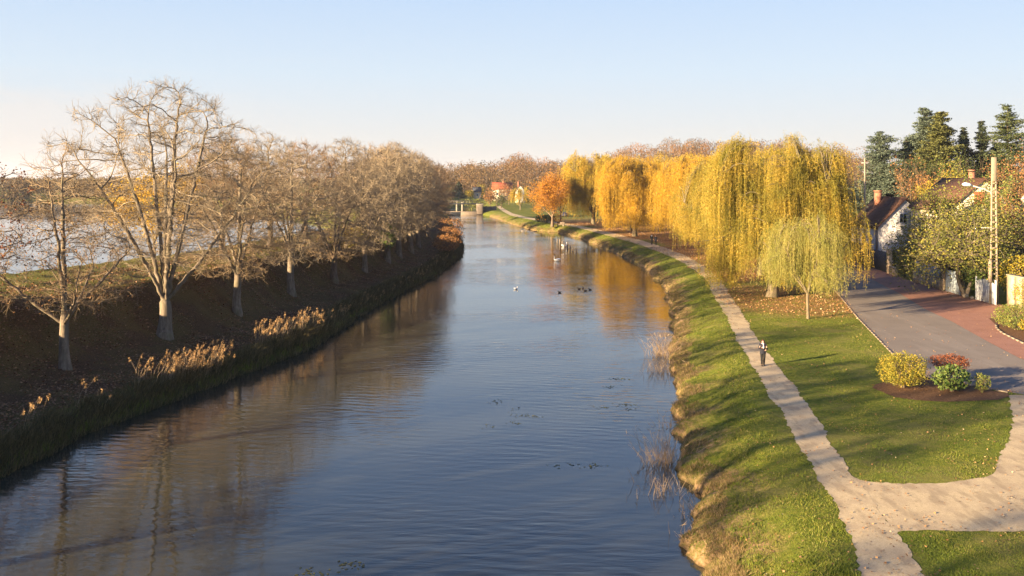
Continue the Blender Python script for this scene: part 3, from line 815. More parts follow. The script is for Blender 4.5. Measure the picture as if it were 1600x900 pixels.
def willow(seed, H, Rd, bottom, nclump, per, spacing, leaf, lw, mat, trunk_r, trunk_h, name='weeping_willow', fallmax=6.5, sq=(1, 1), low=None, dens_side=None, barkm='bark_willow', inner=0.35):
    rng = np.random.default_rng(seed)
    root = empty(name, (0, 0, 0))
    tr = MB()
    t = branch(rng, (0, 0, -0.3), (0.03, 0.02, 1), trunk_h + 0.3, 5, 0.03, 0.1)
    tr.tube(t, trunk_r * np.array([1.35, 1.05, 0.95, 0.92, 0.9, 0.85]), 10)
    limbs = []
    nb = 6
    for i in range(nb):
        az = i * 6.283 / nb + rng.uniform(-.3, .3)
        d = np.array([math.cos(az) * 0.75 * sq[0], math.sin(az) * 0.75 * sq[1], 1.0])
        limbs.append(branch(rng, t[-1] - [0, 0, 0.25], d, (H - trunk_h) * rng.uniform(0.72, 0.9), 7, 0.08, 0.05))
    limbs = np.array(limbs)
    s = np.linspace(0, 1, 8)
    tr.tubes(limbs, np.repeat((trunk_r * 0.5 * (1 - s) + 0.03)[None], nb, 0), 7)
    lim_pts = limbs[:, 2:].reshape(-1, 3)
    # boughs end on a lumpy dome; each carries a cluster of hanging points and falls as a cascade of its own
    per_b = 7
    nbough = max(10, nclump // per_b); n = nbough * per_b
    azb = rng.uniform(0, 6.283, nbough); rb = np.sqrt(rng.uniform(inner ** 2 * 0.2, 1, nbough))
    kb = rng.uniform(0.82, 1.14, nbough)
    bi = np.repeat(np.arange(nbough), per_b)
    az = azb[bi] + rng.normal(0, 0.10, n) / np.maximum(rb[bi], .35); rho = np.clip(rb[bi] * kb[bi] * (1 - 0.34 * rng.uniform(0, 1, n) ** 1.5), 0.02, 1.06)
    lump = 1 + 0.08 * np.sin(3 * az + seed) + 0.06 * np.sin(5 * az + 2 * seed)
    hx = Rd * rho * np.cos(az) * lump * sq[0]; hy = Rd * rho * np.sin(az) * lump * sq[1]
    top = H * (0.46 + 0.54 * np.sqrt(np.maximum(0.0, 1 - np.minimum(1, rho * 0.94) ** 2.3)))
    low_b = (1 - 0.55 * rng.uniform(0, 1, nbough) ** 1.7) * rng.uniform(.93, 1.04, nbough)
    hz_ = top * low_b[bi] + rng.normal(0, 0.22, n)
    hp = np.stack([hx, hy, np.maximum(hz_, bottom + 1.6)], 1)
    fall_b = rng.uniform(0.42, 1.0, nbough)
    thin_b = np.where(rng.uniform(0, 1, nbough) < 0.07, 0.4, 1.0)
    # arching boughs from the limbs to the hanging points
    dist = np.linalg.norm(lim_pts[None] - hp[:, None] + np.array([0, 0, 1.5]), axis=2) + np.maximum(0, lim_pts[None, :, 2] - hp[:, None, 2] + 0.5) * 2
    st = lim_pts[dist.argmin(1)]
    ctrl = (st + hp) / 2; ctrl[:, 2] = np.maximum(st[:, 2], hp[:, 2]) + 0.9
    u = np.linspace(0, 1, 7)[None, :, None]
    arcs = (1 - u) ** 2 * st[:, None] + 2 * u * (1 - u) * ctrl[:, None] + u ** 2 * hp[:, None]
    tr.tubes(arcs, np.repeat(((0.02 + 0.05 * min(1, trunk_r * 1.7)) * (1 - np.linspace(0, 1, 7)) + 0.010)[None], n, 0), 4)
    tr.build('trunk', M[barkm], root, smooth=True)
    # strands
    N = n * per
    ci = np.repeat(np.arange(n), per)
    back = rng.uniform(0.35, 1.0, N)
    f = back * 6; i0 = np.minimum(f.astype(int), 5); uu = (f - i0)[:, None]
    sp = arcs[ci, i0] * (1 - uu) + arcs[ci, i0 + 1] * uu + rng.normal(0, 0.42, (N, 3))
    rad = np.stack([sp[:, 0], sp[:, 1], np.zeros(N)], 1); rad /= np.linalg.norm(rad, axis=1, keepdims=True) + 1e-6
    out = rad * rng.uniform(0.15, 0.75, N)[:, None] + rng.normal(0, 0.18, (N, 3)) * [1, 1, 0]
    bt = bottom if low is None else low(sp[:, 0], sp[:, 1])
    bt = bt + rng.uniform(0, 0.8, N) + 0.9 * (1 + np.sin(bi[ci] * 1.7))
    fall = np.minimum(np.maximum(sp[:, 2] - bt, 0.5), rng.uniform(fallmax * 0.35, fallmax, N) * fall_b[bi[ci]])
    K = 6
    w = np.linspace(0, 1, K)
    sway = rng.normal(0, 0.12, (N, 3)) * [1, 1, 0]
    strand = sp[:, None] + out[:, None] * (1 - np.exp(-w * 4))[None, :, None] + sway[:, None] * (w ** 2)[None, :, None]
    strand[:, :, 2] += (0.30 * np.sin(np.minimum(w * 6, np.pi)))[None] * np.minimum(1, fall / 3)[:, None] - (fall[:, None] * (w ** 1.15)[None])
    cr = MB()
    cr.tubes(strand, np.full((N, K), 0.007), 3)
    m = np.maximum(3, (fall / spacing * thin_b[bi[ci]]).astype(int))
    si = np.repeat(np.arange(N), m)
    tpar = rng.uniform(0.02, 1.0, len(si)) * (K - 1)
    a = np.minimum(tpar.astype(int), K - 2); b = (tpar - a)[:, None]
    c = strand[si, a] * (1 - b) + strand[si, a + 1] * b + rng.normal(0, 0.085, (len(si), 3))
    cr.leaves(c, rng, leaf, lw, down=0.42)
    cr.build('crown', M[mat], root)
    return root

def leafy_tree(seed, H, Wd, trunk_r, trunk_h, limbs, mat, n_leaf, leaf_size, name, barkm='bark_dark', stems=None, spread=0.28, **kw):
    rng = np.random.default_rng(seed)
    args = dict(counts=(0, 7, 6), lens=(0.42, 0.25, 0.13), angs=(0.75, 0.8, 0.8), ups=(0.07, 0.03, 0.02), wobs=(0.09, 0.13, 0.16), lean=(0, 0), fork=0, limb_t=0.5)
    args.update(kw)
    root = empty(name, (0, 0, 0))
    allc, tr, tw = [], MB(), MB()
    for si, (lx, ly, sc) in enumerate(stems or [(0, 0, 1.0)]):
        sk = skeleton(rng, trunk_h / H, limbs, args['lens'], args['counts'], args['angs'], args['ups'], args['wobs'], (lx, ly), args['limb_t'], args['fork'])
        lv = [np.array(l) for l in sk]
        t4 = sprout(rng, lv[3], 4, 0.06, 0.8, 0.05)
        lv = lv + [t4]
        if stems: lv = [l * H * sc for l in lv]
        else: lv = fit(lv, H, Wd)
        t = lv[0][0]; tt = np.linspace(0, 1, len(t))
        rad = trunk_r * (1 - 0.45 * tt) * (1 + 0.4 * np.exp(-tt * 6))
        tr.tube(np.vstack([t[0] - [0, 0, 0.3], t]), np.concatenate([[rad[0] * 1.1], rad]), 8)
        s = np.linspace(0, 1, lv[1].shape[1])
        tr.tubes(lv[1], np.repeat((trunk_r * 0.5 * (1 - s) + 0.02)[None], len(lv[1]), 0), 6)
        s = np.linspace(0, 1, lv[2].shape[1])
        tw.tubes(lv[2], np.repeat((trunk_r * 0.18 * (1 - s) + 0.012)[None], len(lv[2]), 0), 4)
        s = np.linspace(0, 1, lv[3].shape[1])
        tw.tubes(lv[3], np.repeat((0.018 * (1 - s) + 0.008)[None], len(lv[3]), 0), 3)
        allc.append(lv[4].reshape(-1, 3)); allc.append(lv[3][:, 1:].reshape(-1, 3))
    tr.build('trunk', M[barkm], root, smooth=True)
    tw.build('branches', M[barkm], root)
    c = np.concatenate(allc)
    keep = rng.uniform(0, 1, len(c)) < 0.8
    c = c[keep]
    c = c[rng.integers(0, len(c), n_leaf)] + rng.normal(0, spread, (n_leaf, 3))
    MB().leaves(c, rng, leaf_size, 0.55).build('crown', M[mat], root)
    return root

def conifer(seed, H, Rd, mat, name, kind='spruce', base_z=0.12, needle=0.36, dens_=1.0, whorl=0.55):
    rng = np.random.default_rng(seed)
    root = empty(name, (0, 0, 0))
    tr = MB()
    z = np.linspace(-0.3, H * 0.99, 9)
    wobx = np.cumsum(rng.normal(0, 0.04, 9)); woby = np.cumsum(rng.normal(0, 0.04, 9))
    tp = np.stack([wobx, woby, z], 1)
    tr.tube(tp, np.linspace(0.02 * H, 0.03, 9), 8)
    ce = MB(); cs = []; dirs = []
    zz = H * base_z
    while zz < H * 0.985:
        f = 1 - zz / H
        nb = 9 if kind != 'cedar' else 8
        for i in range(nb):
            az = rng.uniform(0, 6.283)
            if kind == 'spruce': L = Rd * (f ** 0.85) * rng.uniform(0.65, 1.1); d = np.array([math.cos(az), math.sin(az), -0.18 + 0.5 * (1 - f) ** 2]); up = 0.03
            elif kind == 'cedar': L = Rd * min(1.0, 1.35 * f ** 0.7) * rng.uniform(0.45, 1.2); d = np.array([math.cos(az), math.sin(az), 0.45]); up = -0.05
            else: L = Rd * min(1, 1.6 * f ** 0.6) * rng.uniform(0.6, 1.05); d = np.array([math.cos(az), math.sin(az), 0.75]); up = 0.05
            L *= 1 + 0.28 * math.sin(2 * az + zz * 0.9 + seed) + 0.18 * math.sin(zz * 2.3 + seed)
            b = np.array([np.interp(zz, z, wobx), np.interp(zz, z, woby), zz + rng.uniform(-.2, .2)])
            pl = branch(rng, b, d, max(0.4, L), 5, 0.06, up)
            ce.tube(pl, np.linspace(0.012 + 0.018 * L * 0.5, 0.008, 6), 4, cap=False)
            n = int(max(10, L * 42 * dens_))
            t = rng.uniform(0.12, 1.0, n) ** 0.8 * 5
            j = np.minimum(t.astype(int), 4); u = (t - j)[:, None]
            c = pl[j] * (1 - u) + pl[j + 1] * u
            side = 0.26 * L * (1.1 - t / 5.5)[:, None] + 0.10
            off = rng.normal(0, 1, (n, 3)) * side * np.array([1, 1, 0.22 if kind != 'upright' else 0.8])
            off[:, 2] -= 0.12 * np.abs(off[:, 0] + off[:, 1])
            cs.append(c + off)
        zz += whorl * rng.uniform(0.75, 1.25) * (0.55 + 0.6 * f)
    tr.build('trunk', M['bark_dark'], root, smooth=True)
    ce.build('branches', M['bark_dark'], root)
    MB().leaves(np.concatenate(cs), rng, needle, 0.42, flat=0.55 if kind != 'upright' else 0.0).build('crown', M[mat], root)
    return root

def shrub(seed, w, d, h, mat, n, leaf, name, stem='bark_dark', shape='round', gap=0.0, stems_n=14):
    """a bush: stems from the base, leaves through an uneven shell"""
    rng = np.random.default_rng(seed)
    root = empty(name, (0, 0, 0))
    sp = []
    for i in range(stems_n):
        az = rng.uniform(0, 6.283); r = rng.uniform(0.2, 0.85)
        e = np.array([math.cos(az) * r * w / 2, math.sin(az) * r * d / 2, h * rng.uniform(0.6, 0.92)])
        m_ = e * np.array([0.35, 0.35, 0.55]) + rng.normal(0, 0.05, 3)
        sp.append(np.array([e * [0.08, 0.08, 0] - [0, 0, 0.08], m_, e]))
    sp = np.array(sp)
    MB().tubes(sp, np.repeat(np.array([[0.03, 0.02, 0.008]]) * max(0.6, h / 2), len(sp), 0), 5).build('stems', M[stem], root)
    v = rng.normal(size=(n, 3)); v /= np.linalg.norm(v, axis=1, keepdims=True)
    ph = np.arctan2(v[:, 1], v[:, 0])
    lump = 1 + 0.10 * np.sin(3 * ph + seed) * np.cos(2.3 * v[:, 2] + seed) + 0.07 * np.sin(7 * ph + 2.0 * seed + 5 * v[:, 2])
    rr = (1 - 0.45 * rng.uniform(0, 1, n) ** 1.8 + np.where(rng.uniform(0, 1, n) > .93, rng.uniform(0, .14, n), 0)) * lump * (1 + 0.05 * np.sin(11 * ph + 9 * v[:, 2]))
    v0 = v
    if shape == 'box':
        k_ = 1 / (np.abs(v) ** 4).sum(1) ** 0.25; v = v * k_[:, None] * 0.92
    c = v * rr[:, None] * np.array([w / 2, d / 2, h * 0.46]) + np.array([0, 0, h * 0.54])
    c = c[c[:, 2] > 0.04]
    if gap:
        c = c[np.sin(c[:, 0] * 5 + seed) * np.sin(c[:, 1] * 5 + 1) * np.sin(c[:, 2] * 5 + 2) < gap]
    MB().leaves(c, rng, leaf, 0.6).build('foliage', M[mat], root)
    return root
def put(root, px=None, py=None, z=ZP, xy=None, rz=0.0, label=None, cat='tree', group=None, sink=0.0):
    if xy is None: xy = P(px, py, z)
    zz = tz(*xy) if z is not ZP or xy[0] < 5 else ZP
    root.location = (xy[0], xy[1], zz - sink); root.rotation_euler = (0, 0, rz)
    tag(root, label, cat, group)
    return root
# ------------------------------------------------------------------ lock, far houses
def G(px, py):
    """first point of the terrain on the line of sight through a photo pixel"""
    d = np.arange(22, 700, 0.1)
    x = (px - 800.0) / F * d; z = CAMZ - (py - HY) / F * d
    i = np.argmax(z <= terrain(x, d))
    return (float(x[i]), float(d[i]))
def box_obj(name, c, s, mat, parent, rz=0.0, taper=1.0):
    m = MB(); m.box(c, s, rz, taper)
    o = m.build(name, mat, parent)
    b = o.modifiers.new('edge', 'BEVEL'); b.width = min(s) * 0.06; b.segments = 1
    return o
tile = NT('old clay roof tiles'); k = tile; p = k.pos(True)
wv = k.n('ShaderNodeTexWave', wave_type='BANDS', bands_direction='Z'); k.l(p, wv.inputs['Vector']); wv.inputs['Scale'].default_value = 1.6; wv.inputs['Distortion'].default_value = 1.5
f = k.noise(p, 2.2, 6, 0.7)
k.base(k.mix(0.35, k.ramp(f, [(0.3, (0.058, 0.030, 0.022)), (0.55, (0.115, 0.058, 0.037)), (0.75, (0.158, 0.090, 0.058))]), k.ramp(wv.outputs['Fac'], [(0, (0.043, 0.022, 0.014)), (1, (0.158, 0.090, 0.058))])))
k.bump(wv.outputs['Fac'], 0.5, 0.03); k.set(0.9, 0.15); M['tile'] = k.m
M['tile_red'] = plain('orange red roof tiles', (0.34, 0.075, 0.035), 0.85, 0.25, 1.5)
M['slate'] = plain('dark slate', (0.05, 0.055, 0.065), 0.6, 0.2, 2)
M['brick'] = plain('brick chimney', (0.34, 0.15, 0.09), 0.9, 0.25, 5)
M['stone_warm'] = plain('warm rubble stone', (0.42, 0.33, 0.22), 0.95, 0.35, 3.5, bump=0.8)
M['stone_grey'] = plain('grey stone masonry', (0.15, 0.12, 0.095), 0.95, 0.3, 1.2, bump=0.5)
def gable_house(name, x0, x1, y0, y1, base, eave, ridge, wall, roof, axis='y', chim=None, windows=(), over=0.35, pipe=None):
    """walls, two roof slopes along the given ridge axis, windows ((face, u, z, w, h, material, shutters))"""
    cx, cy = (x0 + x1) / 2, (y0 + y1) / 2
    root = empty(name, (cx, cy, base))
    e, r = eave - base, ridge - base
    hx, hy = (x1 - x0) / 2, (y1 - y0) / 2
    m = MB()
    if axis == 'y':
        V = [(-hx, -hy, -.3), (hx, -hy, -.3), (hx, hy, -.3), (-hx, hy, -.3), (-hx, -hy, e), (hx, -hy, e), (hx, hy, e), (-hx, hy, e), (0, -hy, r), (0, hy, r)]
        m.add(V, [(0, 1, 5, 4), (1, 2, 6, 5), (2, 3, 7, 6), (3, 0, 4, 7)], [(4, 5, 8), (6, 7, 9)])
    else:
        V = [(-hx, -hy, -.3), (hx, -hy, -.3), (hx, hy, -.3), (-hx, hy, -.3), (-hx, -hy, e), (hx, -hy, e), (hx, hy, e), (-hx, hy, e), (-hx, 0, r), (hx, 0, r)]
        m.add(V, [(0, 1, 5, 4), (1, 2, 6, 5), (2, 3, 7, 6), (3, 0, 4, 7)], [(5, 6, 9), (7, 4, 8)])
    m.build('wall', wall, root)
    rf = MB(); t = 0.22
    h = hx if axis == 'y' else hy
    l = (hy if axis == 'y' else hx) + over
    sl = (r - e) / h; hz = h + over
    prof = [(-hz, e - sl * over + 0.02), (0, r + 0.02), (hz, e - sl * over + 0.02), (hz, e - sl * over + t), (0, r + t + 0.03), (-hz, e - sl * over + t)]
    V = []
    for s in (-l, l):
        for a, b in prof: V.append((a, s, b) if axis == 'y' else (s, a, b))
    q = [(0, 1, 7, 6), (1, 2, 8, 7), (2, 3, 9, 8), (3, 4, 10, 9), (4, 5, 11, 10), (5, 0, 6, 11), (0, 5, 4, 1), (1, 4, 3, 2), (6, 7, 10, 11), (7, 8, 9, 10)]
    rf.add(V, q)
    ro = rf.build('roof', roof, root)
    if chim:
        for (ux, uy, w, hh) in chim:
            c = MB(); c.box((ux, uy, r + hh / 2 - 0.6), (w, w * 0.8, hh + 0.8)); c.box((ux, uy, r + hh + .02), (w * 1.2, w, 0.16)); c.build('chimney', M['brick'], ro)
    for (face, u, z, w, hh, wm, shut) in windows:
        wn_ = MB()
        if face == 'front': ctr = (u, -hy - 0.03, z - base); size = (w, 0.14, hh)
        else: ctr = (-hx - 0.03, u, z - base); size = (0.14, w, hh)
        fr = MB()
        fw = 0.07
        for (dx, dz, sw, sh) in ((0, hh / 2 - fw / 2, w, fw), (0, -hh / 2 + fw / 2, w, fw), (-w / 2 + fw / 2, 0, fw, hh - 2 * fw), (w / 2 - fw / 2, 0, fw, hh - 2 * fw), (0, 0, fw * .7, hh - 2 * fw)):
            if face == 'front': fr.box((ctr[0] + dx, ctr[1], ctr[2] + dz), (sw, 0.12, sh))
            else: fr.box((ctr[0], ctr[1] + dx, ctr[2] + dz), (0.12, sw, sh))
        wo_ = fr.build('window', wm, root)
        gl = MB(); gl.box(ctr, (w - .1, 0.06, hh - .1) if face == 'front' else (0.06, w - .1, hh - .1)); gl.build('pane', M['dark_glass'], wo_)
        if shut:
            sh = MB()
            for s in (-1, 1):
                for b in range(4):
                    o = s * (w * 0.25) + (b - 1.5) * w * 0.118
                    if face == 'front': sh.box((ctr[0] + o, ctr[1] - 0.09, ctr[2]), (w * 0.108, 0.05, hh - .04))
                    else: sh.box((ctr[0] - 0.09, ctr[1] + o, ctr[2]), (0.05, w * 0.108, hh - .04))
            sh.build('shutters', shut, wo_)
    if pipe:
        pm = MB(); pm.tube([(-hx - 0.1, -hy + 0.25, 0), (-hx - 0.1, -hy + 0.25, e - 0.1)], 0.07, 8); pm.box((-hx - 0.14, -hy + 0.25, e / 2), (0.12, 0.5, e - 0.6)); pm.build('downpipe', M['wood_grey'], root)
    return root
h1 = gable_house('house', 50.2, 57.6, 131.6, 142.0, 1.5, 6.9, 10.6, M['render_white'], M['tile'], 'y', [(-0.9, 2.2, 0.9, 1.0)],
    [('side', -2.4, 4.7, 0.75, 1.7, M['wood_red'], M['wood_red']), ('side', 0.2, 4.6, 0.7, 1.9, M['wood_red'], M['wood_red']), ('front', -0.3, 8.0, 1.0, 1.3, M['paint_white'], None), ('front', 1.7, 4.6, 1.1, 1.5, M['paint_white'], None)], pipe=True)
tag(h1, 'white rendered house with brown tiled gable roof and brick chimney', 'house')
h2 = gable_house('house', 53.6, 62.4, 118, 129, 1.5, 9.7, 13.3, M['render_cream'], M['tile'], 'y', [(2.6, 3.0, 0.7, 1.2)],
    [('front', -0.55, 11.0, 1.3, 1.7, M['wood_red'], M['wood_red']), ('front', 1.5, 11.0, 0.55, 1.5, M['wood_red'], M['wood_red']), ('front', -1.4, 7.4, 1.2, 1.6, M['paint_white'], None), ('front', 1.6, 7.4, 1.2, 1.6, M['paint_white'], None)])
tag(h2, 'tall cream house whose gable window has red brown shutters, behind the street trees', 'house')
h3 = gable_house('house', 63.5, 78, 112, 121, 1.5, 10.0, 13.4, M['render_white'], M['tile'], 'x', [(-3.0, 0.4, 0.8, 1.0)],
    [('front', -3.4, 8.6, 1.0, 1.4, M['paint_white'], None), ('front', 0.5, 8.6, 1.0, 1.4, M['paint_white'], None)])
tag(h3, 'house with long weathered brown roof behind the lamp post', 'house')
hr = gable_house('house', -9.5, 0, 470, 479, tz(-5, 474), 7.6, 10.6, M['render_cream'], M['tile_red'], 'x', [(0.4, 0, 0.8, 1.0)],
    [('front', -2.5, 5.2, 1.0, 1.4, M['paint_white'], None), ('front', 2.0, 5.2, 1.0, 1.4, M['paint_white'], None)])
tag(hr, 'distant house with long bright orange red roof beyond the lock', 'house')
hl = gable_house('lock_house', -20.5, -16.6, 506, 512, tz(-18.5, 509), 5.8, 8.0, M['render_cream'], M['slate'], 'x', [(-1.4, 0, 0.5, 0.7)],
    [('front', 0.3, 4.0, 0.8, 1.2, M['paint_white'], None)])
tag(hl, 'tiny pale house with dark slate roof above the lock', 'house')
hw = gable_house('house', 1.6, 6.0, 452, 460, tz(4, 456), 7.0, 9.6, M['render_white'], M['tile'], 'y', [(-0.8, -1.0, 0.7, 1.8)],
    [('front', 0.0, 5.0, 0.9, 1.2, M['paint_white'], None)])
tag(hw, 'distant white house half hidden behind small yellow green willow', 'house')
# footbridge over the lock, abutment, lock gate
fb = empty('footbridge', (-18, 347, 0))
tag(fb, 'dark flat footbridge spanning the canal at the lock', 'footbridge')
box_obj('deck', (-1.5, 0, 3.87), (17.0, 2.2, 0.38), M['iron'], fb)
for s in (-1, 1):
    m = MB()
    for i in range(12): m.box((-9.4 + i * 1.45, s * 1.02, 4.5), (0.07, 0.07, 0.95))
    m.box((-1.5, s * 1.02, 5.0), (17.0, 0.07, 0.08)); m.box((-1.5, s * 1.02, 4.55), (17.0, 0.05, 0.05))
    m.build('railing', M['iron'], fb)
ab = empty('bridge_abutment', (-11.6, 347, 0))
tag(ab, 'pale stone abutment under right end of the footbridge', 'abutment')
box_obj('wall', (0.0, 0, 1.8), (2.4, 4.6, 3.8), M['stone_grey'], ab); box_obj('wing_wall', (3.5, 3.2, 1.4), (5.0, 0.7, 2.9), M['stone_grey'], ab, 0.35)
box_obj('coping', (0, 0, 3.78), (2.6, 4.9, 0.2), M['concrete'], ab)
ab2 = empty('bridge_abutment', (-27.2, 347, 0))
tag(ab2, 'dark stone abutment under left end of the footbridge', 'abutment')
box_obj('wall', (0, 0, 1.8), (4.4, 4.6, 3.8), M['stone_grey'], ab2); box_obj('coping', (0, 0, 3.78), (4.6, 4.9, 0.2), M['concrete'], ab2)
lg = empty('lock_gate', (-18.6, 341.5, 0))
tag(lg, 'low dark lock gate across the water in front of footbridge', 'lock gate')
box_obj('gate_leaf', (-2.8, 0, 0.35), (5.8, 0.5, 1.5), M['iron'], lg); box_obj('gate_leaf', (3.2, 0, 0.4), (5.6, 0.5, 1.4), M['wood_grey'], lg)
box_obj('balance_beam', (0, 0.1, 1.25), (12.4, 0.35, 0.25), M['wood_grey'], lg)
for i, (px, py, hh, lab) in enumerate([(713.5, 318, 3.2, 'white gate post on the left side of the lock'), (722, 317, 2.4, 'shorter pale post by the lock railing')]):
    o = empty('lock_post', (*((px - 800) / F * 372, 372), tz((px - 800) / F * 372, 372))); tag(o, lab, 'post')
    b = o.location.z
    box_obj('post', (0, 0, 2.0 + 0.2 * hh / 2), (0.5, 0.5, 4.2 + 0.2 * hh), M['concrete'], o); box_obj('cap', (0, 0, 4.2 + .3 * hh), (0.75, 0.75, 0.2), M['concrete'], o)
o = empty('lock_railing', (-21.0, 374, 3.2)); tag(o, 'pale railing along the quay beyond footbridge', 'railing')
for i in range(9): box_obj('post', (-4 + i * 1.2, 0, 0.4), (0.09, 0.09, 1.6), M['concrete'], o)
m = MB(); m.box((0.8, 0, 1.15), (10, 0.1, 0.12)); m.box((0.8, 0, 0.7), (10, 0.08, 0.08)); m.build('rail', M['concrete'], o)
for (px, py, hh, w, dd, lab) in [(817, 352, 1.25, 0.55, 0.55, 'short square stone bollard on the far grassy bank'),]:
    x, y = P(px, py, ZP); o = empty('stone_bollard', (x, y, tz(x, y))); tag(o, lab, 'bollard')
    box_obj('shaft', (0, 0, hh / 2 - .1), (w, dd, hh + .2), M['concrete'], o, 0.2, 0.85); box_obj('cap', (0, 0, hh + 0.06), (w * 1.15, dd * 1.15, 0.14), M['concrete'], o, 0.2)
def bench(px, py, lab, rz):
    x, y = P(px, py, ZP); o = empty('picnic_bench', (x, y, tz(x, y)), rz); tag(o, lab, 'bench')
    box_obj('seat', (0, 0, 0.48), (1.9, 0.5, 0.12), M['wood_grey'], o)
    for s in (-1, 1): box_obj('leg', (s * 0.7, 0, 0.2), (0.22, 0.42, 0.46), M['concrete'], o)
    box_obj('backrest', (0, 0.26, 0.85), (1.9, 0.08, 0.4), M['wood_grey'], o)
    for s in (-1, 1): box_obj('back_post', (s * 0.7, 0.25, 0.6), (0.1, 0.07, 0.8), M['wood_grey'], o)
bench(835, 352.5, 'weathered wooden bench on far bank left of orange tree', 0.5)
bench(876, 352.8, 'wooden bench on far bank just right of orange tree trunk', -0.3)

# ------------------------------------------------------------------ street side: walls, gates, poles
def wall_run(name, a, b, h, th, mat, label, coping=True, cat='wall'):
    L = math.hypot(b[0] - a[0], b[1] - a[1]); an = math.atan2(b[1] - a[1], b[0] - a[0])
    o = empty(name, ((a[0] + b[0]) / 2, (a[1] + b[1]) / 2, ZP), an); tag(o, label, cat)
    m = MB(); n = max(1, int(L / 1.2))
    for i in range(n): m.box((-L / 2 + (i + .5) * L / n, rj.uniform(-.008, .008), h / 2 - .1), (L / n + 0.004 * (i % 2), th + .006 * (i % 2), h + .2))
    m.build('masonry', mat, o)
    if coping: box_obj('coping', (0, 0, h + .05), (L + .1, th + .12, .1), M['concrete'], o)
    return o
def gate(name, a, b, h, mat, label, boards=10, wavy=0.0, cat='gate'):
    L = math.hypot(b[0] - a[0], b[1] - a[1]); an = math.atan2(b[1] - a[1], b[0] - a[0])
    o = empty(name, ((a[0] + b[0]) / 2, (a[1] + b[1]) / 2, ZP), an); tag(o, label, cat)
    m = MB()
    for i in range(boards):
        u = (i + .5) / boards
        hh = h * (1 - wavy * (2 * u - 1) ** 2) + rj.uniform(-.02, .02)
        m.box((-L / 2 + u * L, 0, hh / 2 + .05), (L / boards * 0.93, .035, hh))
    m.build('board_panel', mat, o)
    m = MB()
    for z in (0.35, h * 0.78): m.box((0, .045, z), (L, .05, .11))
    m.build('rail', mat, o)
    for s in (-1, 1): box_obj('post', (s * (L / 2 + .06), 0.02, h * .52), (.12, .12, h * 1.06 + .1), mat, o)
    return o
def fence(name, a, b, h, mat, label, z0=0.0, n=18):
    L = math.hypot(b[0] - a[0], b[1] - a[1]); an = math.atan2(b[1] - a[1], b[0] - a[0])
    o = empty(name, ((a[0] + b[0]) / 2, (a[1] + b[1]) / 2, ZP + z0), an); tag(o, label, 'fence')
    m = MB()
    for i in range(n): m.box((-L / 2 + (i + .5) * L / n, 0, h / 2), (L / n * .72, .03, h * rj.uniform(.97, 1.0)))
    m.build('pickets', mat, o)
    m = MB(); m.box((0, .04, .25), (L, .05, .09)); m.box((0, .04, h * .8), (L, .05, .09)); m.build('rail', mat, o)
    return o
def pillar(px_xy, h, w, mat, label):
    o = empty('gate_pillar', (*px_xy, ZP)); tag(o, label, 'pillar')
    box_obj('shaft', (0, 0, h / 2 - .1), (w, w, h + .2), mat, o); box_obj('cap', (0, 0, h + .08), (w * 1.25, w * 1.25, .16), M['concrete'], o)
M['paint_dark'] = plain('dark blue grey painted boards', (0.035, 0.045, 0.06), 0.6, 0.25, 3)
gate('boarded_gate', (48.7, 139.5), (48.3, 131.5), 2.9, M['iron'], 'tall dark boarded gate below the white house', 14)
pillar((48.25, 130.8), 3.0, 0.5, M['stone_grey'], 'grey stone pillar beside the tall dark gate')
fence('board_fence', (48.2, 130.3), (47.6, 121.5), 2.6, M['paint_dark'], 'dark board fence between grey pillar and pale pillar', 0.0, 22)
pillar((47.5, 120.9), 2.9, 0.55, M['stone_warm'], 'pale stone pillar at the end of dark board fence')
wall_run('low_stone_wall', (47.45, 120.3), (47.1, 117.8), 0.9, 0.4, M['stone_warm'], 'short low piece of pale stone wall by round shrub')
wall_run('stone_garden_wall', (46.55, 111.0), (46.3, 103.2), 1.2, 0.4, M['stone_warm'], 'long low pale yellow stone wall with dark fence on top')
fence('picket_fence', (46.6, 110.8), (46.35, 103.4), 1.15, M['paint_blue'], 'pale blue grey picket fence standing on low stone wall', 1.32, 20)
pillar((46.25, 102.6), 2.4, 0.5, M['stone_warm'], 'stone pillar between low wall and pale blue gate')
gate('blue_gate', (46.2, 102.1), (46.0, 98.6), 2.3, M['paint_blue'], 'pale blue wooden gate in the shade of the street tree', 14)
gate('white_gate', (45.9, 94.9), (45.9, 91.2), 2.2, M['paint_white'], 'white wooden gate with curved top beside lamp post', 12, 0.16)
wall_run('ivy_wall', (46.9, 90.6), (47.0, 80.0), 2.9, 0.4, M['stone_warm'], 'high stone wall hung with ivy at the right edge')
iv = shrub(71, 1.2, 10.0, 3.1, 'leaf_yellow', 5200, 0.12, 'ivy', gap=0.35)
put(iv, xy=(46.65, 84.6), label='straggling olive ivy curtain hanging on high stone wall', cat='ivy')
for i, (dx, s, lab) in enumerate([(0, .55, 'larger pale rubble stone at foot of street tree'), (0.75, .38, 'smaller pale rubble stone beside white gate')]):
    m = MB(); rs = np.random.default_rng(4 + i); v = rs.normal(size=(40, 3)); v /= np.linalg.norm(v, axis=1, keepdims=True)
    import bmesh
    bm = bmesh.new(); bmesh.ops.create_icosphere(bm, subdivisions=2, radius=s * .55)
    for q in bm.verts: q.co *= 1 + 0.22 * math.sin(q.co.x * 9 + i) * math.cos(q.co.y * 8); q.co.z *= .8
    me = bpy.data.meshes.new('rubble_stone'); bm.to_mesh(me); bm.free(); me.materials.append(M['stone_warm'])
    o = bpy.data.objects.new('rubble_stone', me); COL.objects.link(o); o.location = (45.6 + dx * .3, 96.6 - dx * 1.2, ZP + s * .3); tag(o, lab, 'stone')
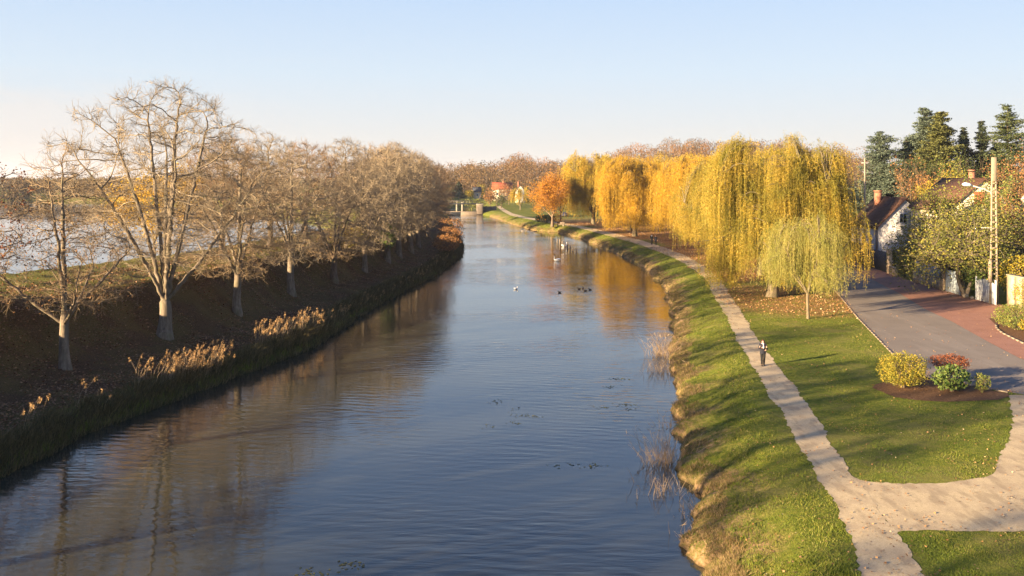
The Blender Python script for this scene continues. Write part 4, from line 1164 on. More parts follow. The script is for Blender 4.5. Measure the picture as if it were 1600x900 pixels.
# concrete lamp pole: two legs with rungs between, as the photo's ladder-like mast
lp = empty('lamp_post', (*P(1553, 475, ZP), ZP)); tag(lp, 'tall pale concrete lamp post with ladder like openings beside white gate', 'lamp post')
Hp = 13.9
m = MB()
for s in (-1, 1):
    m.tube([(s * 0.33, 0, -.3), (s * .16, 0, Hp)], [0.13, 0.085], 4)
for i in range(22):
    z = 0.4 + i * 0.62; w = 0.66 - 0.34 * z / Hp
    m.box((0, 0, z), (w, 0.14, 0.13))
m.build('mast', M['pole_concrete'], lp)
box_obj('mast_head', (0, 0, Hp - 1.0), (0.42, 0.24, 2.3), M['pole_concrete'], lp)
ar = MB(); ar.tube([(-.15, 0, 10.2), (-.35, 0, 10.75), (-1.1, -.1, 11.05), (-2.3, -.25, 11.35)], .05, 7); am = ar.build('lamp_arm', M['metal_grey'], lp)
m = MB(); m.tube([(-2.2, -.25, 11.32), (-2.5, -.28, 11.42), (-2.95, -.33, 11.48), (-3.2, -.36, 11.46)], [.07, .17, .19, .06], 9); m.build('lamp_head', M['paint_white'], am)
box_obj('crossarm', (-.55, 0, 7.3), (1.3, .07, .07), M['metal_grey'], lp); box_obj('meter_box', (-.42, -.1, 3.2), (.25, .3, 2.2), M['pole_concrete'], lp)
up = empty('utility_pole', (46.3, 126, ZP)); tag(up, 'thin concrete utility pole rising behind the big willow', 'pole')
m = MB(); m.tube([(0, 0, -.3), (0, 0, 14.6)], [.16, .10], 6); m.build('mast', M['pole_concrete'], up); box_obj('crossarm', (0, 0, 14.0), (.9, .07, .07), M['metal_grey'], up)
# ------------------------------------------------------------------ trees on the left bank
def size(px0, px1, yt, yb, d): return (yb - yt) / F * d, (px1 - px0) / F * d
LG = 'bare trees in a row on the left bank'
x, y = G(258, 527)
big, nb_ = bare_tree(11, *size(58, 400, 112, 527, y), 0.45, 2.6, [(0.24, .30), (0.34, .72), (0.50, .98), (0.66, 1.0), (0.80, .86), (0.92, .55), (1.0, .15)], 1500, 0.42, 0.62, 'bare_tree', 'twig_grey', 'bark_pale', (4, 2), (0.8, 0.45), (0.009, 0.006), inertia=0.35, up=0.06, expo=1.95, shell=0.5,
    limbs=((2.9, .74, .42, .75, .25), (3.6, .58, .72, 1.0, .35), (2.2, .84, .20, 1.0, .3), (0.2, .78, .40, 1.0, .45), (5.6, .86, .12, 1.0, .3), (-0.3, .55, .75, 1.0, .5), (1.3, .66, .55, 1.0, .3), (4.6, .62, .6, 1.0, .3)))
put(big, xy=(x, y), rz=0.6, label='tallest bare tree, pale forked trunk and broad domed crown against the sky', group=LG)
x, y = G(100, 577)
t1, _ = bare_tree(23, *size(-40, 235, 205, 577, y), 0.29, 3.4, [(0.25, .5), (0.33, 1.0), (0.45, .95), (0.62, .72), (0.8, .5), (1.0, .16)], 800, 0.45, 0.75, 'bare_tree', 'twig', 'bark_pale', (3, 2), (0.85, 0.5), (0.010, 0.007), inertia=0.35, up=0.02, expo=1.9, shell=0.6, limbs=((0.4, .85, .05, 1.0, .4), (2.6, .80, .30, 1.0, .3), (3.3, .36, .85, .9, .6), (5.9, .40, .85, .9, .6), (1.4, .45, .8, .95, .5), (4.6, .5, .7, 1.0, .5)), leaves='leaf_brown', leaf_n=1500, leaf_zone=lambda c: c[:, 2] < 9.5, leaf_size=0.13)
put(t1, xy=(x, y), rz=2.0, label='leftmost bare tree with low spreading limbs and withered brown leaves', group=LG)
t0, _ = bare_tree(31, 13.5, 13.5, 0.30, 3.0, ROUND, 420, 0.5, 1.0, 'copper_tree', 'twig', 'bark_pale', (3, 1), inertia=0.35, expo=1.9, limbs=((0.3, .80, .05, 1.0, .4), (1.2, .62, .55, .95, .35), (2.6, .66, .5, 1.0, .35), (3.8, .60, .55, .9, .4), (5.2, .64, .52, 1.0, .35)), leaves='leaf_red', leaf_n=4200, leaf_size=0.16)
put(t0, xy=(-33.2, 53), rz=0.5, label='tree with dark red leaves reaching in at the left edge')
row = {}
row['a'], _ = bare_tree(41, 15.4, 11.2, 0.33, 3.6, ROUND, 1100, 0.42, 0.6, 'bare_tree', 'twig', 'bark_pale', (3, 2), (0.75, 0.42), (0.013, 0.009), inertia=0.35, up=0.06, expo=1.9, limbs=((0.3, .80, .05, 1.0, .4), (1.2, .62, .55, .95, .35), (2.6, .66, .5, 1.0, .35), (3.8, .60, .55, .9, .4), (5.2, .64, .52, 1.0, .35)))
row['b'], _ = bare_tree(47, 15.4, 10.8, 0.35, 3.8, ROUND, 1100, 0.42, 0.6, 'bare_tree', 'twig_grey', 'bark_pale', (3, 2), (0.75, 0.42), (0.013, 0.009), inertia=0.35, up=0.06, expo=1.9, limbs=((0.3, .80, .05, 1.0, .4), (1.2, .62, .55, .95, .35), (2.6, .66, .5, 1.0, .35), (3.8, .60, .55, .9, .4), (5.2, .64, .52, 1.0, .35)))
row['c'], _ = bare_tree(53, 12.4, 11.0, 0.38, 2.3, [(0.22, .6), (0.3, 1.0), (0.55, 1.0), (0.8, .8), (1.0, .2)], 1000, 0.42, 0.6, 'bare_tree', 'twig', 'bark_dark', (3, 2), (0.75, 0.42), (0.013, 0.009), inertia=0.35, up=0.06, expo=1.9, limbs=((0.3, .80, .05, 1.0, .4), (1.2, .62, .55, .95, .35), (2.6, .66, .5, 1.0, .35), (3.8, .60, .55, .9, .4), (5.2, .64, .52, 1.0, .35)))
row['d'], _ = bare_tree(59, 16.0, 13.0, 0.36, 3.6, ROUND, 1300, 0.45, 0.64, 'bare_tree', 'twig_grey', 'bark_pale', (4, 2), (0.85, 0.45), (0.016, 0.011), inertia=0.35, up=0.06, expo=1.9, limbs=((0.3, .80, .05, 1.0, .4), (1.2, .62, .55, .95, .35), (2.6, .66, .5, 1.0, .35), (3.8, .60, .55, .9, .4), (5.2, .64, .52, 1.0, .35)))
row['e'], _ = bare_tree(67, 13.5, 11.0, 0.30, 3.0, ROUND, 1200, 0.45, 0.64, 'bare_tree', 'twig_rust', 'bark_dark', (4, 2), (0.85, 0.45), (0.015, 0.010), inertia=0.35, up=0.06, expo=1.9, limbs=((0.3, .80, .05, 1.0, .4), (1.2, .62, .55, .95, .35), (2.6, .66, .5, 1.0, .35), (3.8, .60, .55, .9, .4), (5.2, .64, .52, 1.0, .35)))
used = set()
def place(kind, xy, rz, sc, label, group=LG, sink=0.0):
    if kind in used: o = copy_thing(row[kind], (xy[0], xy[1], tz(*xy) - sink), rz, sc, label, group)
    else:
        o = row[kind]; used.add(kind); o.location = (xy[0], xy[1], tz(*xy) - sink); o.rotation_euler = (0, 0, rz); o.scale = (sc, sc, sc)
    o['label'] = label; o['category'] = 'tree'; o['group'] = group
    return o
place('a', G(371, 490), 0.0, 1.0, 'slender bare tree with straight pale trunk just right of the tallest tree')
place('b', G(454, 460), 1.0, 1.0, 'bare tree with light grey trunk, fourth trunk from the left')
place('c', G(522, 440), 0.3, 0.95, 'low wide bare tree with dark spreading limbs and short trunk')
place('d', G(569, 424), 2.1, 0.86, 'bare tree with lit cut trunk above yellow leaved undergrowth')
place('d', G(606, 409), 4.0, 1.02, 'bare tree whose trunk is wrapped in green ivy')
place('b', G(622, 400), 2.6, 1.12, 'bare tree with trunk leaning right, next after the ivy tree')
place('d', G(641, 393), 1.2, 0.98, 'bare tree with pale double trunk beyond the leaning one')
place('a', G(653, 386), 3.3, 1.05, 'bare tree with thin pale trunk, next to last along the canal')
place('e', (-16.5, 186), 0.8, 1.0, 'rusty twigged tree at far end of the left row')
place('e', (-18.5, 206), 2.8, 1.08, 'rusty twigged bare tree behind the end of left row')
place('d', (-21.5, 232), 5.0, 0.95, 'farthest grey bare tree on the left bank before the lock')
place('e', (-26, 268), 1.8, 1.0, 'small rusty tree near the lock on the left bank')
RG = 'bare trees along the river side of the levee'
for i, (kx, xy, rz, sc, lab) in enumerate([
    ('e', (-30.5, 101), 0.4, 0.95, 'rusty bare tree behind the slender pale trunk'), ('b', (-29.5, 117), 3.1, 0.92, 'grey bare tree on the river side behind fourth trunk'),
    ('e', (-27.5, 128), 5.2, 1.0, 'rusty bare tree on the river side behind the low wide tree'), ('d', (-25.5, 146), 0.9, 0.9, 'grey bare tree on the levee behind yellow undergrowth'),
    ('c', (-24, 160), 1.9, 1.15, 'dark limbed tree on the levee behind the ivy tree'), ('e', (-23.5, 181), 2.2, 1.05, 'rusty tree on the levee behind the double trunk'),
    ('d', (-25.5, 206), 3.9, 1.0, 'grey tree on the levee far behind the left row'), ('a', (-31, 236), 3.9, 1.0, 'slender tree on the levee nearest the far river bend')]):
    place(kx, xy, rz, sc, lab, RG)
# two more of the row just outside the frame: their shadows cross the water and the lawns
place('b', (-34.0, 38.5), 0.2, 1.05, 'bare tree just outside the left edge of the view', LG)
place('d', (-32.0, 25.0), 2.0, 1.0, 'bare tree beside the bridge ramp outside the view', LG)
place('b', (-36.0, -6.0), 3.0, 1.2, 'bare tree by the far side of the bridge ramp outside the view', LG)
place('a', (-37.0, 12.0), 1.0, 1.15, 'bare tree behind the photographer on the left', LG)
# ivy and yellow undergrowth around two of the trunks
ivy = shrub(91, 2.6, 2.4, 5.2, 'leaf_glossy', 2600, 0.26, 'ivy'); x, y = G(606, 409); put(ivy, xy=(x + 0.05, y - 0.2), label='glossy green ivy climbing the trunk of a bare left bank tree', cat='ivy'); ivy.location.z += 1.6
for i, (px, py, w, h, lab) in enumerate([(575, 405, 5.5, 4.2, 'yellow leaved undergrowth spreading around lit cut trunk'), (548, 410, 4.5, 3.2, 'low olive yellow bush between two left bank trunks')]):
    s = leafy_tree(101 + i, h, w, 0.06, 0.4, 6, 'leaf_yellow', 1500, 0.22, 'yellow_bush'); xx, yy = G(px, py + 12); put(s, xy=(xx - 1.0, yy + 2.0), label=lab, cat='bush'); s.location.z += 0.6
yt = leafy_tree(111, 9.4, 9.5, 0.16, 1.6, 6, 'willow_amber', 7000, 0.22, 'yellow_tree', fork=1)
put(yt, xy=(-33.5, 90), rz=0.4, label='yellow green leaved tree behind the two nearest bare trees, by the river', cat='tree')

# ------------------------------------------------------------------ willows and trees on the right bank
WG = 'golden weeping willows along the towpath'
w1 = willow(3, 16.0, 8.7, 0.7, 480, 15, 0.085, 0.21, 0.19, 'willow_gold', 0.62, 2.6, fallmax=9.5)
put(w1, xy=(26.4, 97.5), rz=0.3, label='nearest big golden willow, its long curtains almost touching the lawn', group=WG)
w2 = willow(7, 15.8, 8.8, 0.6, 430, 13, 0.10, 0.23, 0.2, 'willow_gold', 0.6, 2.4, fallmax=9)
put(w2, xy=(31.0, 119), rz=1.2, label='second golden willow overhanging the towpath behind the nearest one', group=WG)
w3 = willow(13, 16.4, 9.2, 0.3, 560, 12, 0.15, 0.28, 0.22, 'willow_amber', 0.55, 2.6, fallmax=9)
put(w3, xy=(25.0, 196), rz=0.0, label='bright amber willow, second from the orange tree', group=WG)
w4 = willow(17, 18.4, 9.4, 0.5, 540, 11, 0.16, 0.30, 0.22, 'willow_olive', 0.55, 3.0, fallmax=9)
put(w4, xy=(20.8, 246), rz=0.0, label='tall olive yellow willow beside the orange tree', group=WG)
def cpw(src, xy, rz, sc, lab):
    o = copy_thing(src, (xy[0], xy[1], tz(*xy)), rz, sc, lab, WG); o['category'] = 'tree'; return o
cpw(w2, (32.6, 143), 2.4, (0.9, 0.9, 0.94), 'golden willow standing back from the path behind the second one')
cpw(w3, (34.0, 163), 2.1, (0.95, 0.95, 0.97), 'amber willow behind the couple on the path')
cpw(w3, (26.5, 216), 1.4, (0.95, 0.95, 1.0), 'yellow willow just beyond the bright amber one')
cpw(w4, (30, 262), 2.9, 0.95, 'yellow willow at the back behind the tall olive one')
w5 = willow(19, 8.9, 3.9, 1.9, 160, 10, 0.085, 0.16, 0.17, 'willow_pale', 0.13, 2.4, 'young_willow', fallmax=4.2, inner=0.9)
put(w5, 1263, 498, rz=0.8, label='small pale young willow with slim trunk on the lawn in front of the big one')
w6 = willow(29, 8.2, 4.0, 1.2, 90, 8, 0.2, 0.36, 0.22, 'willow_olive', 0.25, 1.8, 'young_willow', fallmax=4.0)
put(w6, 813, 328, label='small distant yellow green willow by the far path')
ot = leafy_tree(37, 12.8, 10.8, 0.34, 2.4, 8, 'leaf_orange', 20000, 0.27, 'orange_tree', 'bark_dark', spread=0.45, angs=(0.85, 0.8, 0.8), ups=(0.10, 0.03, 0.0), counts=(0, 8, 7))
put(ot, 863, 353, rz=0.5, label='round bright orange tree standing on the far grassy point')
tr2 = leafy_tree(43, 10.0, 6.5, 0.25, 3.4, 6, 'leaf_orange', 3500, 0.36, 'orange_tree', 'bark_pale', spread=0.45); put(tr2, 876, 348, label='slimmer orange tree half hidden behind the round orange one')
st = leafy_tree(61, 13.6, 11.0, 0.19, 3.2, 6, 'leaf_street', 21000, 0.19, 'street_tree', 'bark_pale', stems=[(-0.42, 0.02, 1.0), (-0.10, 0.25, 1.0), (0.40, -0.12, 0.92)], fork=1, spread=0.42, lens=(0.42, 0.30, 0.15), angs=(0.95, 0.9, 0.85), ups=(0.06, 0.01, 0.0), counts=(0, 8, 7))
st.scale = (1.28, 1.1, 1.0)
put(st, 1508, 463, label='green tree with three slanting stems on the rose pavement')
# conifers and other garden trees behind the street
CG = 'dark conifers behind the houses'
def atd(px, d): return ((px - 800) / F * d, d)
CON = 2.3
def topH(yt, d, base=1.5): return CAMZ + (HY - yt) / F * d - base
c1 = conifer(5, topH(203, 152), 5.0, 'needle_blue', 'blue_cedar', 'cedar'); put(c1, xy=atd(1375, 152), label='broad blue green cedar, leftmost of the conifers', group=CG)
c2 = conifer(6, topH(168, 156), 7.0, 'needle_blue', 'blue_cedar', 'cedar'); put(c2, xy=atd(1447, 156), label='tall blue green cedar with open tiered branches', group=CG)
c3 = conifer(8, topH(172, 150), 5.2, 'needle_olive', 'cypress_tree', 'cedar', needle=0.40, dens_=1.2); put(c3, xy=atd(1473, 150), label='tall olive green conifer with dense crown right of the tall cedar', group=CG)
c4 = conifer(9, topH(197, 158), 5.0, 'needle_dark', 'spruce_tree', 'spruce'); put(c4, xy=atd(1506, 158), label='dark pointed spruce between olive conifer and the bare sky gap', group=CG)
c5 = conifer(10, topH(185, 154), 4.6, 'needle_dark', 'spruce_tree', 'spruce'); put(c5, xy=atd(1533, 154), label='darkest slim spruce, second conifer from the right', group=CG)
c6 = conifer(12, topH(162, 146), 6.2, 'needle_green', 'cedar_tree', 'cedar', dens_=0.8, whorl=0.8); put(c6, xy=atd(1574, 146), label='tallest cedar with bare gaps between its tiers, rightmost conifer', group=CG)
c7 = conifer(14, topH(262, 141), 4.6, 'needle_blue', 'weeping_cedar', 'spruce'); put(c7, xy=atd(1392, 141), label='short drooping grey green conifer above the white house', group=CG)
c8 = conifer(15, topH(214, 165), 7.5, 'needle_dark', 'spruce_tree', 'spruce'); put(c8, xy=atd(1420, 165), label='dark spruce in the gap behind the blue cedars', group=CG)
c9 = conifer(16, topH(222, 166), 9.0, 'needle_dark', 'spruce_tree', 'spruce'); put(c9, xy=atd(1555, 166), label='wide dark spruce low behind the rightmost cedar', group=CG)
BG = 'garden trees behind the street wall'
for i, (px, yt, d, Wd, mat, n, lab) in enumerate([
    (1440, 246, 136, 8.5, 'leaf_brown', 2600, 'rusty half bare garden tree above the white house roof'), (1478, 262, 130, 8.0, 'leaf_yellow', 5200, 'olive yellow garden tree below the olive conifer'),
    (1592, 232, 128, 8.0, 'leaf_brown', 3800, 'russet garden tree at right edge below the tallest cedar'), (1418, 282, 150, 7.0, 'leaf_green', 3400, 'green garden tree rising behind the white house roof'),
    (1560, 268, 108, 7.5, 'leaf_green', 5200, 'green garden tree behind the lamp post'), (1472, 290, 113, 6.5, 'leaf_street', 4600, 'leafy green garden tree hiding the white gable'),
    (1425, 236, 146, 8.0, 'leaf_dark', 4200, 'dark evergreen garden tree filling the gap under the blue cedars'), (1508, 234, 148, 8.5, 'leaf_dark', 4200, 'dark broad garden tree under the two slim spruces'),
    (1490, 240, 140, 7.0, 'leaf_green', 4200, 'mid green garden tree below the olive conifer, on its right'),
    (1600, 300, 100, 7.0, 'leaf_brown', 3600, 'reddish brown garden tree at the right edge above ivy wall')]):
    t = leafy_tree(120 + i, topH(yt, d), Wd, 0.2, 2.5, 6, mat, n, 0.24, 'garden_tree', fork=1); put(t, xy=atd(px, d), label=lab, group=BG)
HG = 'shrubs along the street wall'
for i, (px, d, w, dd, h, mat, n, lf, lab) in enumerate([
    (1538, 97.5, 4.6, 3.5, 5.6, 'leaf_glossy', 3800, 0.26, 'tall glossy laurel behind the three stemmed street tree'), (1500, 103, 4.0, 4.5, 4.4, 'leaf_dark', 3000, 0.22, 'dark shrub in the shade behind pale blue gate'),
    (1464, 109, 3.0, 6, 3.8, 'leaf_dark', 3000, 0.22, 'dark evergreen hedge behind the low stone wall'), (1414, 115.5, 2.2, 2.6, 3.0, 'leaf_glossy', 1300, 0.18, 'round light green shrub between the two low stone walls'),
    (1592, 93, 3.4, 3.2, 4.6, 'leaf_yellow', 2600, 0.18, 'yellow leaved bush looking over the high stone wall'), (1410, 124, 3.0, 7.0, 2.9, 'leaf_dark', 2200, 0.24, 'dark hedge behind the dark board fence'),
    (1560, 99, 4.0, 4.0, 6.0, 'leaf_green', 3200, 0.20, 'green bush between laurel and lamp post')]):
    s = shrub(140 + i, w, dd, h, mat, n, lf, 'garden_shrub'); xy = atd(px, d); put(s, xy=xy, label=lab, cat='shrub', group=HG)
# bed by the road
b1 = shrub(161, 2.6, 2.2, 2.0, 'leaf_bush', 6500, 0.085, 'clipped_bush', shape='box', stems_n=26); put(b1, 1411, 606, label='big clipped yellow green bush in the bed by the road', cat='bush')
b2 = shrub(162, 2.1, 1.9, 0.85, 'leaf_red', 2600, 0.085, 'flat_topped_bush', shape='box'); put(b2, 1484, 597, label='flat topped dark red bush behind the glossy one', cat='bush'); b2.location.z += 0.75
m = MB()
for i in range(9): m.tube([(rj.uniform(-.3, .3), rj.uniform(-.3, .3), -.85), (rj.uniform(-.6, .6), rj.uniform(-.5, .5), .15)], .025, 5)
m.build('stems', M['bark_dark'], b2)
b3 = shrub(163, 2.1, 1.7, 1.5, 'leaf_glossy', 1300, 0.17, 'glossy_bush', gap=.35); put(b3, 1487, 612, label='glossy green large leaved bush in the middle of the bed', cat='bush')
b4 = shrub(164, 1.0, 0.9, 1.1, 'leaf_green', 800, 0.10, 'small_bush', gap=.4); put(b4, 1534, 613, label='smallest dark green bush at right end of the bed', cat='bush')
b5 = shrub(165, 3.6, 3.6, 2.0, 'leaf_green', 7000, 0.10, 'corner_bush', shape='box'); put(b5, xy=(40.6, 76.6), label='dense green bush in the kerbed corner bed at the right edge', cat='bush')
b6 = shrub(166, 2.4, 2.4, 1.5, 'leaf_yellow', 2400, 0.11, 'corner_bush'); put(b6, xy=(40.2, 73.4), label='lighter green bush in front in the kerbed corner bed', cat='bush')
# far point: hedge, garden bits by the lock
hd = shrub(171, 5.6, 2.0, 2.2, 'leaf_dark', 1800, 0.28, 'dark_hedge', shape='box'); put(hd, xy=(P(852, 350.2, ZP)[0] + .3, 252), label='dark clipped hedge behind the round orange tree', cat='hedge')
FG = 'bushes and trees around the lock'
for i, (px, yt, d, w, mat, lf, n, lab) in enumerate([
    (776, 288, 400, 9, 'leaf_brown', 0.5, 900, 'grey brown bushy tree in front of the orange red roof'), (766, 300, 385, 6, 'leaf_brown', 0.5, 600, 'brown bush left of the far path'),
    (795, 286, 420, 9, 'leaf_brown', 0.5, 900, 'grey brown tree right below the orange red roof'), (783, 306, 372, 5, 'leaf_dark', 0.45, 700, 'dark bush beside the far end of the path'),
    (751, 289, 520, 6, 'leaf_yellow', 0.6, 500, 'bright yellow tree behind the tiny lock house'), (732, 299, 500, 7, 'leaf_yellow', 0.55, 700, 'olive bush left of the tiny lock house'),
    (707, 300, 470, 8, 'needle_blue', 0.55, 900, 'blue green bush on the left side of the lock'), (745, 311, 400, 12, 'leaf_green', 0.5, 900, 'low green bush bank beyond the footbridge')]):
    xy = atd(px, d); t = leafy_tree(180 + i, max(2.5, CAMZ + (HY - yt) / F * d - tz(*xy)), w, 0.2, 1.2, 6, mat, n, lf, 'lock_tree' if yt < 298 else 'lock_bush', spread=0.6, fork=1)
    put(t, xy=xy, label=lab, cat='tree' if yt < 298 else 'bush', group=FG)
sp = conifer(21, CAMZ + (HY - 284) / F * 500 - tz(*atd(717, 500)), 4.2, 'needle_dark', 'spruce_tree', 'spruce', needle=0.6); put(sp, xy=atd(717, 500), label='dark pointed spruce left of the tiny lock house')
cpw(w3, (33.5, 183), 4.4, (0.95, 0.95, 0.98), 'amber willow filling the row behind the bright one, away from path')
cpw(w4, (38.0, 216), 5.4, (0.95, 0.95, 0.95), 'olive yellow willow deep behind the couple, away from path')
# ------------------------------------------------------------------ the wood beyond, one mass
rng = np.random.default_rng(77)
wood = MB(); trunks = MB(); cw = []; tw_ = []
def wood_tree(x, y, H, Rw, tint, n, leaf):
    z = tz(x, y)
    v = rng.normal(size=(n, 3)); v /= np.linalg.norm(v, axis=1, keepdims=True)
    r = (1 - 0.3 * rng.uniform(0, 1, n) ** 2) * (1 + 0.16 * np.sin(3 * np.arctan2(v[:, 1], v[:, 0]) + x) * np.cos(4 * v[:, 2] + y))
    c = v * r[:, None] * np.array([Rw, Rw, H * 0.46]) + np.array([x, y, z + H * 0.55])
    wood.leaves(c, rng, leaf, 0.55, attr=np.clip(tint + rng.normal(0, 0.07, n), 0, 1))
    tw_.append(np.array([[x, y, z - .5], [x + rng.uniform(-.4, .4), y, z + H * .45], [x + rng.uniform(-1, 1), y, z + H * .85]]))
cnt = 0
while cnt < 900:
    y = 440 + 420 * rng.uniform() ** 1.3; x = rng.uniform(-0.16, 0.36) * y + rng.uniform(-10, 10)
    if -46 < x < 26 and y < 535: continue
    if x > 8 and y < 500 and x < 60: continue
    if x < -120 and y < 620: continue
    H = rng.uniform(12, 20) * (0.85 if x > 40 else 1.0) * (1 + 0.16 * math.sin(x * .055 + 1.3) + 0.10 * math.sin(x * .13 + y * .01))
    wood_tree(x, y, H, H * rng.uniform(.32, .46), np.clip(0.46 + 0.26 * np.sin(x * .045 + y * .02) + rng.normal(0, .2), 0, 1), 300, 0.95)
    cnt += 1
wd = wood.build('autumn_wood', M['forest']); tag(wd, kind='stuff')
m = MB(); m.tubes(np.array(tw_), np.repeat(np.array([[.28, .16, .05]]), len(tw_), 0), 4); m.build('wood_trunks', M['bark_dark']); tag(bpy.data.objects['wood_trunks'], kind='stuff')
wood = MB(); tw_ = []
for i in range(520):
    x = -140 - 380 * rng.uniform(); y = 547 + 34 * rng.uniform() ** 2 if i < 330 else rng.uniform(700, 1000)
    if i >= 330: x *= 1.5
    H = rng.uniform(7.5, 11.5) if i < 330 else rng.uniform(9, 12)
    wood_tree(x, y, H, rng.uniform(3, 5.5), np.clip(0.16 + rng.normal(0, .1), 0, .4), 170, 1.25)
tag(wood.build('far_shore_trees', M['forest']), kind='stuff')

# ------------------------------------------------------------------ thin autumn haze
hm = bpy.data.materials.new('thin haze'); hm.use_nodes = True
hm.node_tree.nodes.remove(hm.node_tree.nodes['Principled BSDF'])
pv = hm.node_tree.nodes.new('ShaderNodeVolumePrincipled'); pv.inputs['Color'].default_value = (0.92, 0.94, 1.0, 1); pv.inputs['Density'].default_value = 0.0001; pv.inputs['Anisotropy'].default_value = 0.2
hm.node_tree.links.new(pv.outputs[0], hm.node_tree.nodes['Material Output'].inputs['Volume'])
m = MB(); m.box((0, 2970, 32), (8100, 6100, 70)); hz_o = m.build('haze', hm); tag(hz_o, kind='stuff')
# ------------------------------------------------------------------ people
def person(loc, rz, H, coat, trouser, hairm, pose, label, group=None, scarf=None, long_hair=False, hold=False, coat_len=0.62):
    root = empty('person', loc, rz); tag(root, label, 'person', group)
    s = H / 1.70
    fl, fr = pose['feet']                     # forward offset of the left and right foot
    J, E, RD = [], [], []
    def v(p, r, par=None):
        J.append([c * s for c in p]); RD.append(r * s)
        if par is not None: E.append((par, len(J) - 1))
        return len(J) - 1
    pel = v((0, 0, .93), .125); sp_ = v((0, 0, 1.12), .115, pel); ch = v((0, 0, 1.30), .13, sp_); nk = v((0, -.005, 1.47), .05, ch)
    hb = v((0, -.02, 1.54), .075, nk); hd = v((0, -.022, 1.62), .088, hb); v((0, -.01, 1.685), .062, hd); v((0, -.125, 1.595), .012, hb)
    hands = []
    for sx_ in (-1, 1):
        sh = v((sx_ * .165, 0, 1.40), .06, ch)
        el, wr = pose['arms'][0 if sx_ < 0 else 1]
        e = v((sx_ * el[0], el[1], el[2]), .043, sh); w = v((sx_ * wr[0], wr[1], wr[2]), .028, e)
        d = nrm(np.array([sx_ * wr[0] - sx_ * el[0], wr[1] - el[1], wr[2] - el[2]])); q = np.array([sx_ * wr[0], wr[1], wr[2]])
        side = nrm(np.cross(d, [0, 0, 1.0]) if abs(d[2]) < .9 else np.array([0, 1.0, 0])); nn = np.cross(d, side)
        pm = v(tuple(q + d * .06), .030, w)
        for f, (o, L) in enumerate(((-.028, .070), (-.010, .082), (.010, .078), (.027, .062))):
            k1 = v(tuple(q + d * (.095 + L * .4) + side * o * 1.1), .0085, pm); v(tuple(q + d * (.10 + L * .75) + side * o * 1.1 + nn * .03), .0075, k1)
        th = v(tuple(q + d * .06 - side * .045), .011, pm); v(tuple(q + d * .10 - side * .055 + nn * .012), .009, th)
        hands.append((q, d))
    for sx_, f in ((-1, fl), (1, fr)):
        hp_ = v((sx_ * .092, 0, .90), .085, pel); kn = v((sx_ * .09, -max(0, f) * .55 - .02, .49), .055, hp_)
        an = v((sx_ * .085, -f, .085), .037, kn); v((sx_ * .09, -f - .15, .035), .032, an)
    me = bpy.data.meshes.new('body'); me.from_pydata(J, E, [])
    b = bpy.data.objects.new('body', me); COL.objects.link(b); b.parent = root; me.materials.append(M['skin'])
    sk = b.modifiers.new('skin', 'SKIN'); sk.use_smooth_shade = True
    lay = me.skin_vertices[0].data
    for i, r in enumerate(RD): lay[i].radius = (r, r * (0.78 if i in (0, 1, 2) else 1.0))
    lay[0].use_root = True
    sub = b.modifiers.new('sub', 'SUBSURF'); sub.levels = 1; sub.render_levels = 1
    def loft(rings, n=14):
        m = MB(); V = []
        for (cx, cy, cz, rx, ry) in rings:
            for i in range(n):
                a = 6.2832 * i / n; V.append((s * (cx + rx * math.cos(a)), s * (cy + ry * math.sin(a)), s * cz))
        q = [(k_ * n + i, k_ * n + (i + 1) % n, (k_ + 1) * n + (i + 1) % n, (k_ + 1) * n + i) for k_ in range(len(rings) - 1) for i in range(n)]
        m.add(V, q); return m
    hem = 1.47 - coat_len - .05
    c = loft([(0, 0, hem, .20, .165), (0, 0, .95, .178, .15), (0, 0, 1.10, .16, .135), (0, 0, 1.28, .19, .145), (0, 0, 1.40, .205, .125), (0, 0, 1.455, .12, .085), (0, 0, 1.50, .066, .066)])
    for sx_ in (-1, 1):
        el, wr = pose['arms'][0 if sx_ < 0 else 1]
        pts = np.array([(sx_ * .15, 0, 1.415), (sx_ * .185, 0, 1.36), (sx_ * el[0], el[1], el[2]), (sx_ * wr[0], wr[1], wr[2])]) * s
        c.tube(pts, np.array([.072, .07, .057, .042]) * s, 10)
    c.build('coat', M[coat], root, smooth=True)
    t = MB()
    for sx_, f in ((-1, fl), (1, fr)):
        t.tube(np.array([(sx_ * .085, 0, .98), (sx_ * .095, 0, .86), (sx_ * .09, -max(0, f) * .55 - .02, .49), (sx_ * .085, -f, .10)]) * s, np.array([.10, .10, .072, .058]) * s, 10)
    t.build('trousers', M[trouser], root, smooth=True)
    for sx_, f in ((-1, fl), (1, fr)):
        m = MB(); m.tube(np.array([(sx_ * .085, -f + .05, .05), (sx_ * .086, -f - .02, .055), (sx_ * .09, -f - .12, .04), (sx_ * .09, -f - .20, .028)]) * s, np.array([.045, .052, .045, .024]) * s, 9); m.build('shoe', M['leather'], root, smooth=True)
    h = MB(); rings = []
    for k_ in range(7):
        a = k_ / 6
        rings.append((0, .018 - .01 * a, 1.60 + .135 * a, .104 * math.cos(a * 1.45) + .004, .112 * math.cos(a * 1.45) + .004))
    h = loft(rings)
    if long_hair:
        h.tube(np.array([(0, .055, 1.66), (0, .075, 1.56), (0, .08, 1.46), (0, .085, 1.36)]) * s, np.array([.075, .098, .105, .06]) * s, 10)
        for sx_ in (-1, 1): h.tube(np.array([(sx_ * .075, .0, 1.66), (sx_ * .10, -.01, 1.56), (sx_ * .105, -.03, 1.45), (sx_ * .09, -.05, 1.38)]) * s, np.array([.03, .034, .032, .014]) * s, 8)
    h.build('hair', M[hairm], root, smooth=True)
